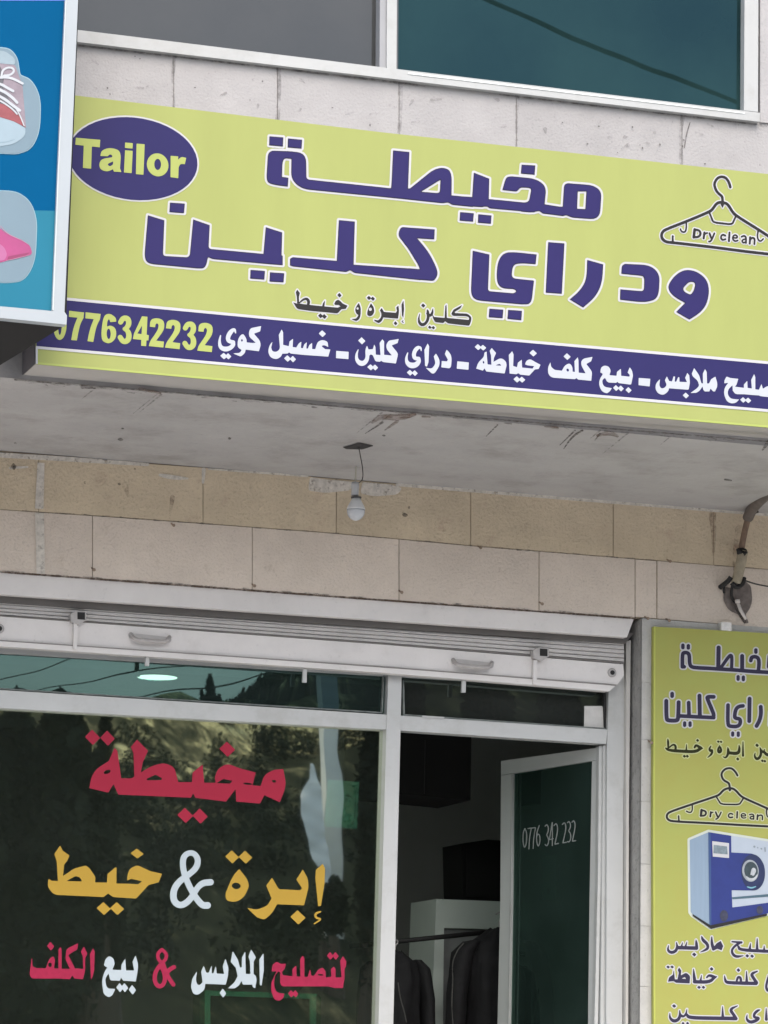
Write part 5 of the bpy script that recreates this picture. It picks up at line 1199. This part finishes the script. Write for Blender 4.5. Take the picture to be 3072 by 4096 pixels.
# ------------------------------------------------------------------ taped pipe coming out of the wall
pp = root("wall_pipe", "pipe stub with black tape and loose wires by a hole in the wall", "pipe", tuple(U(2950, 2330, 0)))
Yp = -.07
b = B(); b.tube(smooth_path([U(3200, 1900, -.75), U(3072, 1972, -.42), U(3010, 2030, -.16), U(2992, 2070, Yp)], 2), [.03] * 8 if False else .026, 12)
b.build("pipe", mat("sooty_pipe", (.11, .095, .085), .7, var=.3, scale=20), pp, True)
b = B(); b.tube(smooth_path([U(2996, 2060, Yp), U(2982, 2110, Yp), U(2972, 2160, Yp), U(2966, 2195, Yp)], 1), .0145, 10); b.build("pipe", mat("brown_pipe", (.20, .14, .10), .7, var=.3, scale=25), pp, True)
b = B(); b.tube(smooth_path([U(2972, 2205, Yp), U(2962, 2260, Yp), U(2950, 2310, Yp), U(2944, 2336, Yp)], 1), .0245, 14); b.build("pipe", mat("beige_pipe", (.32, .285, .21), .7, var=.25, scale=22), pp, True)
b = B(); b.tube([U(3003, 2036, Yp), U(2998, 2056, Yp), U(2994, 2074, Yp)], [.016, .024, .019], 12); b.tube([U(3002, 2052, Yp - .02), U(3032, 2046, Yp - .02)], [.013, .006], 8); b.tube([U(2998, 2030, Yp - .02), U(2996, 2080, Yp - .02)], [.010, .012], 8)
b.build("tape", M_BLACK, pp, True)
b = B(); b.tube([U(2972, 2196, Yp), U(2968, 2212, Yp), U(2964, 2222, Yp)], [.019, .026, .021], 12); b.tube([U(2950, 2194, Yp - .02), U(2960, 2215, Yp - .02)], [.008, .012], 8); b.tube([U(2972, 2216, Yp - .02), U(2986, 2208, Yp - .02)], [.014, .006], 8)
b.build("tape", M_BLACK, pp, True)
b = B(); b.tube(smooth_path([U(2924, 2308, Yp), U(2912, 2326, Yp + .01), U(2880, 2350, -.01)], 2), [.014, .016, .014, .012, .010, .007] if False else .012, 8)
b.tube(smooth_path([U(2928, 2332, Yp - .01), U(2945, 2352, Yp - .02), U(2970, 2338, Yp - .01), U(2976, 2312, Yp)], 2), .012, 8)
b.tube(smooth_path([U(2896, 2346, -.02), U(2897, 2372, -.008)], 1), .006, 6)
b.tube(smooth_path([U(2930, 2340, Yp), U(2922, 2378, -.02), U(2944, 2420, -.01)], 2), .007, 6)
b.build("loose_wire", M_BLACK, pp, True)
b = B(); b.tube(smooth_path([U(2980, 2322, Yp), U(3020, 2336, -.05), U(3072, 2346, -.05), U(3160, 2356, -.05)], 2), .0038, 6); b.build("cable", mat("dark_cable", (.04, .04, .038), .6), pp, True)
ink("wall_hole", prims_to_src((2600, 1900, 3.515), [('P', [(1040, 1570, 40), (1200, 1600, 40), (1320, 1480, 30), (1420, 1560, 40), (1440, 1760, 60), (1400, 1890, 60), (1340, 1960, 30), (1390, 2080, 20), (1330, 2090, 20), (1240, 1960, 40), (1100, 1900, 60), (1030, 1760, 60)])]), on_y(-.0045), mat("broken_cement", (.155, .135, .125), .95, var=.35, scale=30, bump=.6, bscale=40), pp, step=1.5)
b = B(); b.tube([U(2949, 2398, -.045), U(2951, 2412, -.045)], [.0115, .0125], 10); b.tube([U(2951, 2410, -.045), U(2962, 2440, -.05), U(2984, 2478, -.055)], [.0085, .008, .007], 10)
b.build("stub_tube", mat("pale_tube", (.50, .47, .45), .5, var=.15, scale=30), pp, True)
b = B(); b.tube([U(2938, 2405, -.03), U(2956, 2450, -.035), U(2982, 2492, -.04)], [.011, .010, .007], 8); b.build("stub_shadow", M_GRIME, pp, True)  # dark see-through tube modelled as the shadow of the stub

# nails left in the joints
for x, y in ((367, 2272), (1008, 2336), (1596, 2362), (2157, 2408), (2579, 2466), (2664, 2475), (1911, 2184), (2668, 2238), (2593, 2963), (685, 2094), (2876, 2502)):
    p = U(x, y, -.002); q = p + np.array((.004, -.028, -.012))
    b = B(); b.tube([p, q], [.0035, .0032], 6); b.lathe(q, [(0, .0075), (.003, .0075)], 10, axis=(0, 1, .2))
    b.build("nail", M_NAIL, bld)

# ------------------------------------------------------------------ things inside the shop
def cloth(name, rows, m, parent, n=36):
    """garment: rows of (px centre, py, half width px, half depth m, depth) lofted, with hanging folds"""
    V = []; F = []; R2 = []
    for i in range(len(rows) - 1):
        k = 5
        for j in range(k): R2.append([rows[i][q] * (1 - j / k) + rows[i + 1][q] * j / k for q in range(5)])
    R2.append(list(rows[-1]))
    for i, (cx, cy, hw, hd, Y) in enumerate(R2):
        c = U(cx, cy, Y); w = hw * (Y - CAM[1]) / F_PX * 1.05
        f = min(1, i / 8.0)
        for k in range(n):
            t = 2 * math.pi * k / n
            r = 1 + f * (.10 * math.sin(7 * t + cy * .006) + .06 * math.sin(11 * t - cy * .011 + 1) + .03 * math.sin(cy * .07 + 3 * t))
            V.append(c + np.array((math.cos(t) * w * (1 + (r - 1) * .35), math.sin(t) * hd * r * 1.2, .006 * math.sin(5 * t))))
    for i in range(len(R2) - 1):
        for k in range(n):
            k2 = (k + 1) % n
            F.append((i * n + k, i * n + k2, (i + 1) * n + k2, (i + 1) * n + k))
    F.append(tuple(range(n - 1, -1, -1)))
    return mesh(name, V, F, m, parent, True)
Yc = 1.5
M_JK = mat("black_cloth", (.007, .007, .008), .85, var=.5, scale=14, bump=.4, bscale=25)
def jacket(nm, label, cx, top, sc, Y, m):
    r = root(nm, label, "jacket", tuple(U(cx, top, Y)), "clothes hanging inside the shop")
    rows = [(cx, top + 60 * sc, 30 * sc, .05, Y), (cx, top + 85 * sc, 70 * sc, .06, Y), (cx, top + 115 * sc, 115 * sc, .08, Y), (cx, top + 190 * sc, 125 * sc, .10, Y), (cx, top + 330 * sc, 118 * sc, .10, Y), (cx, top + 560 * sc, 125 * sc, .11, Y), (cx, top + 800 * sc, 132 * sc, .12, Y)]
    cloth("body", rows, m, r)
    for s in (-1, 1):
        rows = [(cx + s * 100 * sc, top + 108 * sc, 30 * sc, .06, Y), (cx + s * 135 * sc, top + 150 * sc, 40 * sc, .07, Y), (cx + s * 160 * sc, top + 300 * sc, 36 * sc, .06, Y - .02), (cx + s * 168 * sc, top + 520 * sc, 33 * sc, .055, Y - .03), (cx + s * 165 * sc, top + 640 * sc, 30 * sc, .05, Y - .03)]
        cloth("sleeve", rows, m, r, 12)
    b = B(); b.tube(smooth_path([U(cx, top + 62 * sc, Y), U(cx, top + 30 * sc, Y), U(cx + 18 * sc, top + 12 * sc, Y), U(cx + 6 * sc, top - 4 * sc, Y), U(cx - 12 * sc, top + 6 * sc, Y)], 2), .004, 6)
    b.build("hanger_hook", M_STEEL, r, True)
    return r
jacket("jacket", "black jacket on a hanger in the doorway, in front of the pale cabinet", 1996, 3650, 1.08, Yc, M_JK)
jacket("jacket", "dark jacket with a pale seam hanging at the left edge of the doorway", 1580, 3760, .78, Yc + .1, M_JK)
M_SEAM = mat("pale_seam", (.06, .06, .055), .6, var=.4, scale=60)
for jk, pts in zip([o for o in COL.objects if o.get("category") == "jacket"], ([(1855, 3772), (1830, 3800), (1808, 3850), (1812, 3920), (1806, 4010), (1812, 4100)], [(1592, 3930), (1600, 3990), (1618, 4050), (1626, 4090)])):
    b = B(); b.tube(smooth_path([U(x, y, Yc - .13) for x, y in pts], 2), .0032, 5); b.build("seam", M_SEAM, jk, True)
b = B(); b.tube([U(1400, 3785, Yc + .18), U(1960, 3728, Yc + .18)], .012, 8)
rl = b.build("clothes_rail", M_BLACK, None, True); solo(rl, "dark rail that the jackets hang from inside the doorway", "clothes rail")
cab = root("cabinet", "tall pale cabinet with a raised border standing inside the doorway behind the jackets", "cabinet", (5.9, 2.2, 1.07))
b = B(); Yk = 1.95
b.slab([(1745, 3596), (2120, 3610), (2120, 3720), (1776, 3712), (1772, 4096), (1768, 4960), (1716, 4960), (1726, 4096)], Yk, Yk + .4)
b.build("carcass", mat("cabinet_white", (.52, .58, .53), .5, var=.05, scale=3), cab)
b = B(); b.slab([(1776, 3712), (2120, 3720), (2120, 4960), (1766, 4960)], Yk + .03, Yk + .38); b.build("door", mat("cabinet_grey", (.20, .21, .205), .6, var=.2, scale=5), cab)
sp = root("loudspeaker", "black loudspeaker box on the wall above the pale cabinet", "loudspeaker", tuple(U(1910, 3500, 2.3)))
b = B(); b.slab([(1846, 3374), (1950, 3358), (2010, 3362), (2010, 3606), (1852, 3600)], 2.2, 2.5); b.build("case", mat("speaker_black", (.006, .006, .006), .9), sp)
b = B(); b.slab([(1868, 3392), (1990, 3380), (1990, 3590), (1868, 3586)], 2.19, 2.2); b.build("grille", mat("speaker_mesh", (.01, .01, .01), .95), sp)
hd = root("wall_cupboard", "black wall cupboard hung high inside the doorway", "cupboard", tuple(U(1740, 3100, 1.5)))
b = B(); b.slab([(1500, 2880), (1886, 2900), (1882, 3202), (1640, 3178), (1500, 3170)], 1.5, 2.0); b.build("case", mat("cupboard_black", (.004, .004, .004), .9), hd)
b = B(); b.slab([(1700, 2960), (1703, 2960), (1700, 3175), (1697, 3175)], 1.495, 1.5); b.build("door_gap", M_BLACK, hd)
gf = root("framed_mirror", "mirror in a green frame standing behind the shop window", "mirror", tuple(U(1050, 4200, .9)))
b = B(); Yg = .205
b.slab([(820, 3961), (1268, 3976), (1266, 3996), (842, 3982), (838, 4960), (815, 4960)], Yg, Yg + .04)
b.slab([(1243, 3994), (1266, 3992), (1262, 4960), (1239, 4960)], Yg, Yg + .04)
b.build("frame", mat("green_frame", (.22, .85, .56), .5, var=.08, scale=8), gf)
b = B(); b.slab([(838, 3980), (1246, 3992), (1246, 4960), (838, 4960)], Yg + .02, Yg + .03); b.build("mirror_glass", mat("dark_green_board", (.02, .06, .045), .25, var=.2, scale=4), gf)
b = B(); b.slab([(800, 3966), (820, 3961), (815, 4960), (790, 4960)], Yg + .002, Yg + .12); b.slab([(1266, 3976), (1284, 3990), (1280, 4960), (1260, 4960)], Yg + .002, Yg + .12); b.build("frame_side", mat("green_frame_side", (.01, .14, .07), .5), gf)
ps = root("notice", "green paper notice stuck inside the shop window", "notice", tuple(U(1370, 3300, .19)))
b = B(); b.slab([(1312, 3118), (1437, 3128), (1428, 3316), (1300, 3306)], .186, .188); b.build("paper", mat("green_paper", (.36, .90, .74), .7, var=.05, scale=10), ps)
ink("printed_border", prims_to_src((0, 0, 1), [('S', [(1400, 3142, 2), (1424, 3144, 2), (1418, 3298, 2), (1396, 3300, 2)], 2), ('S', [(1392, 3136), (1404, 3138)], 3), ('S', [(1384, 3182), (1406, 3186)], 3)]), on_y(.1855), mat("green_print", (.02, .25, .16), .7), ps, step=1.2)
for i, (nm, x, y) in enumerate((("ceiling_lamp", 629, 2709),)):
    cl = root(nm, "lit round white lamp on a black stem behind the strip window", "lamp", tuple(U(x, y, .75)))
    c = U(x, y, .75); rr = 84 * 15.25 / F_PX
    b = B(); b.lathe(c + np.array((0, 0, .014)), [(0, rr * .6), (.004, rr * 1.02), (.014, rr * 1.02)], 40); b.build("rim", M_BLACK, cl)
    m, nt, p = base_mat("lamp_glow"); p.inputs["Base Color"].default_value = (.9, .95, .9, 1); p.inputs["Emission Color"].default_value = (.92, 1.0, .92, 1); p.inputs["Emission Strength"].default_value = 5
    b = B(); b.lathe(c, [(0, rr), (.002, rr * .98)], 40); b.build("diffuser", m, cl)
    ld = bpy.data.lights.new("ceiling_lamp_light", 'AREA'); ld.shape = 'DISK'; ld.size = rr * 1.9; ld.energy = 8; ld.color = (.95, 1, .95)
    lo = bpy.data.objects.new("lamp_light", ld); COL.objects.link(lo); lo.parent = cl; lo.location = Vector(c - np.array((0, 0, .006))) - cl.location
    b = B(); b.slab([(545, 2560), (560, 2560), (560, 2706), (545, 2704)], .72, .74); b.build("stem", M_BLACK, cl)

# ------------------------------------------------------------------ across the road: what the panes reflect
M_CONC = mat("pole_concrete", (.90, .89, .82), .85, var=.08, scale=5)
Yq = -30.0
pole = root("utility_pole", "pale concrete utility pole reflected in the shop window", "utility pole", tuple(MIR(1320, 3900, Yq, Y_GLASS)))
b = B()
def mq(px, py): return MIR(px, py, Yq, Y_GLASS)
f = [mq(1292, 2480), mq(1350, 2484), mq(1345, 2850), mq(1376, 3100), mq(1374, 4100), mq(1306, 4100), mq(1300, 3000), mq(1290, 2850)]
b.prism(f, [p + np.array((0, -.22, 0)) for p in f]); b.build("shaft", M_CONC, pole)
b = B(); f = [mq(1280, 2470), mq(1360, 2474), mq(1360, 2484), mq(1280, 2480)]; b.prism(f, [p + np.array((0, -.24, 0)) for p in f]); b.build("cap", M_CONC, pole)
sk = root("plastic_sheet", "torn white plastic sheet tied beside the pale utility pole", "sheet", tuple(MIR(1260, 3480, Yq + .4, Y_GLASS)))
def mirror_plane(px, py):
    P = on_y(2 * Y_GLASS - (Yq + .4))(px, py); P[:, 1] = Yq + .4
    return P
o = ink("sheet", [('P', np.array([(1272, 3046), (1286, 3048), (1290, 3090), (1298, 3180), (1302, 3300), (1300, 3480), (1286, 3560), (1262, 3490), (1228, 3440), (1218, 3330), (1210, 3250), (1216, 3178), (1262, 3110)], float), None)], mirror_plane, mat("white_plastic", (.90, .88, .81), .7, var=.06, scale=4), sk, step=7)
wr = np.random.RandomState(5)
for v in o.data.vertices:
    v.co.y += .35 - v.co.z * .5 + .012 * math.sin(v.co.z * 23 + v.co.x * 9) + .025 * math.sin(v.co.x * 16 + v.co.z * 6) + .012 * math.sin(v.co.z * 13 - v.co.x * 9)
md = o.modifiers.new("thickness", 'SOLIDIFY'); md.thickness = .01
def cable(name, label, pts, Yr, Yg_, r, ext=1):
    P = [MIR(x, y, Yr, Yg_) for x, y in pts]
    d0 = P[0] - P[1]; d1 = P[-1] - P[-2]
    P = [P[0] + d0 * ext] + P + [P[-1] + d1 * ext]
    b = B(); b.tube(smooth_path(P, 2), r, 6)
    o = b.build(name, M_BLACK, None, True); solo(o, label, "cable", "cables over the road")
cable("overhead_cable", "thick black cable over the road, reflected as a diagonal in the teal upper pane", [(1930, 0), (2200, 115), (2560, 260), (2950, 410)], -9, Y_UP + .025, .017)
cable("overhead_cable", "thin black cable over the road, highest of those reflected in the strip window", [(0, 2716), (120, 2690), (250, 2642)], -14, Y_GLASS, .006)
cable("overhead_cable", "thin black cable over the road, the middle one reflected in the strip window", [(150, 2764), (400, 2712), (560, 2692), (760, 2672)], -15, Y_GLASS, .006)
cable("overhead_cable", "thin black cable over the road, lowest of those reflected in the strip window", [(530, 2785), (800, 2748), (1050, 2702)], -16, Y_GLASS, .007)

# trees and scrub on the hillside (one far wood, reflected only)
rng = np.random.RandomState(11)
LV = []; LF = []; TV = B()
def crown(c, rx, rz, n, leaf, cone=.5):
    for _ in range(n):
        u = rng.normal(size=3); u /= np.linalg.norm(u)
        r = rng.rand() ** .45
        zf = u[2] * r
        k = 1 - cone * max(0, zf)
        p = np.array(c) + np.array((u[0] * r * rx * k, u[1] * r * rx * k, zf * rz))
        a = rng.normal(size=3); a /= np.linalg.norm(a)
        b_ = np.cross(a, rng.normal(size=3)); b_ /= (np.linalg.norm(b_) + 1e-6)
        s = leaf * (.6 + rng.rand())
        i = len(LV)
        LV.extend([p - a * s, p + b_ * s * .6, p + a * s, p - b_ * s * .6]); LF.append((i, i + 1, i + 2, i + 3))
def tree(px, ptop, Yr, hw_px, h, cone=.6, n=420, leaf=.22):
    t = MIR(px, ptop, Yr, Y_GLASS)
    w = hw_px * (2 * Y_GLASS - Yr - CAM[1]) / F_PX * 1.1
    gz = hill_z(t[0], Yr)
    base = max(gz, t[2] - h) if h < 6 else gz - 1
    crown((t[0], Yr, (t[2] + base + .8) / 2), w, (t[2] - base - .6) / 2, n, leaf, cone)
    TV.tube([(t[0], Yr, gz - .3), (t[0], Yr, (t[2] + base) / 2)], [.14, .06], 6)
def conifer(px, ptop, pbase, Yr, hw_px, n, leaf, rnd=.25):
    """layered cone of fine foliage standing on the ridge"""
    t = MIR(px, ptop, Yr, Y_GLASS); bs_ = MIR(px, pbase, Yr, Y_GLASS)
    w = hw_px * (2 * Y_GLASS - Yr - CAM[1]) / F_PX
    for _ in range(n):
        u = rng.rand() ** .8
        lay = .65 + .5 * abs(math.sin(u * 9 + px))
        r = w * ((u * .85 + .12) if rnd < .5 else math.sqrt(max(.02, 1 - (2 * u - 1) ** 2))) * lay * rng.rand() ** .5
        a = rng.rand() * 6.283
        p = np.array((t[0] + math.cos(a) * r, Yr + math.sin(a) * r, t[2] + (bs_[2] - t[2]) * u + rng.normal() * .04))
        d = rng.normal(size=3); d /= np.linalg.norm(d); e = np.cross(d, rng.normal(size=3)); e /= np.linalg.norm(e) + 1e-6
        s = leaf * (.5 + rng.rand()); i = len(LV)
        LV.extend([p - d * s, p + e * s * .5, p + d * s, p - e * s * .5]); LF.append((i, i + 1, i + 2, i + 3))
    TV.tube([(t[0], Yr, bs_[2] - .5), (t[0], Yr, t[2] - .1)], [.09, .02], 5)
conifer(838, 2704, 2822, -60, 46, 1100, .045); conifer(800, 2752, 2822, -60.4, 26, 420, .04); conifer(870, 2760, 2822, -59.8, 26, 420, .04)
for k in range(70):     # scrub along the ridge, right
    px = 885 + k * 22 + rng.randint(-8, 8); rd = np.interp(px, [900, 1050, 1250, 1540, 2400], [2796, 2722, 2690, 2650, 2580])
    conifer(px, rd - rng.randint(2, 22), rd + 30, -60 + rng.rand() * 2, 14 + rng.rand() * 14, 170, .05, .9)
# near dark trees
tree(1500, 2560, -26, 52, 9, .4, 3000, .07)
tree(1640, 2500, -25, 100, 9, .4, 3500, .09); tree(1950, 2480, -26, 140, 10, .3, 4200, .1); tree(2250, 2470, -26, 130, 10, .3, 3600, .1); tree(2500, 2470, -27, 110, 9, .3, 1800, .12)
tree(250, 2790, -24, 130, 6, .1, 6000, .08); tree(70, 2782, -24.5, 150, 6, .1, 6000, .08); tree(-90, 2780, -24, 150, 6, .1, 5000, .08); tree(-280, 2780, -24, 150, 6, .2, 2500, .1); tree(385, 3000, -24.5, 50, 6, .5, 2200, .06); tree(330, 2860, -25, 80, 6, .3, 3500, .07)
for k in range(24):     # scattered scrub on the slope
    px = rng.uniform(430, 1550); yr = rng.uniform(-56, -34)
    t = MIR(px, 3600, yr, Y_GLASS)
    gz = hill_z(t[0], yr)
    crown((t[0], yr, gz + .3), .3 + rng.rand() * .6, .25 + rng.rand() * .4, 420, .035, .2)
for k in range(60):    # low shrubs over the slope
    px = rng.uniform(420, 1330); yr = rng.uniform(-45, -27)
    t = MIR(px, 3600, yr, Y_GLASS); gz = hill_z(t[0], yr); s = .25 + rng.rand() * .55
    crown((t[0], yr, gz + s * .5), s, s * .8, 300, .03 + .02 * rng.rand(), .2)
for px, tp, hw in ((415, 2980, 30), (440, 3180, 36), (405, 3350, 34), (455, 3520, 44), (430, 2880, 22), (470, 3700, 40)): tree(px, tp, -24.6, hw, 1.6, .3, 900, .06)
tree(1345, 3530, -27, 46, 2.6, .2, 1800, .05); tree(1300, 3600, -27.2, 30, 2.4, .2, 900, .05)
M_LEAF = mat("evergreen_leaf", (.030, .035, .025), .9, spec=0, var=.5, scale=.8)
o = mesh("hillside_trees", LV, LF, M_LEAF); o["kind"] = "stuff"
o2 = TV.build("tree_trunks", mat("bark", (.09, .07, .05), .9), None); o2["kind"] = "stuff"
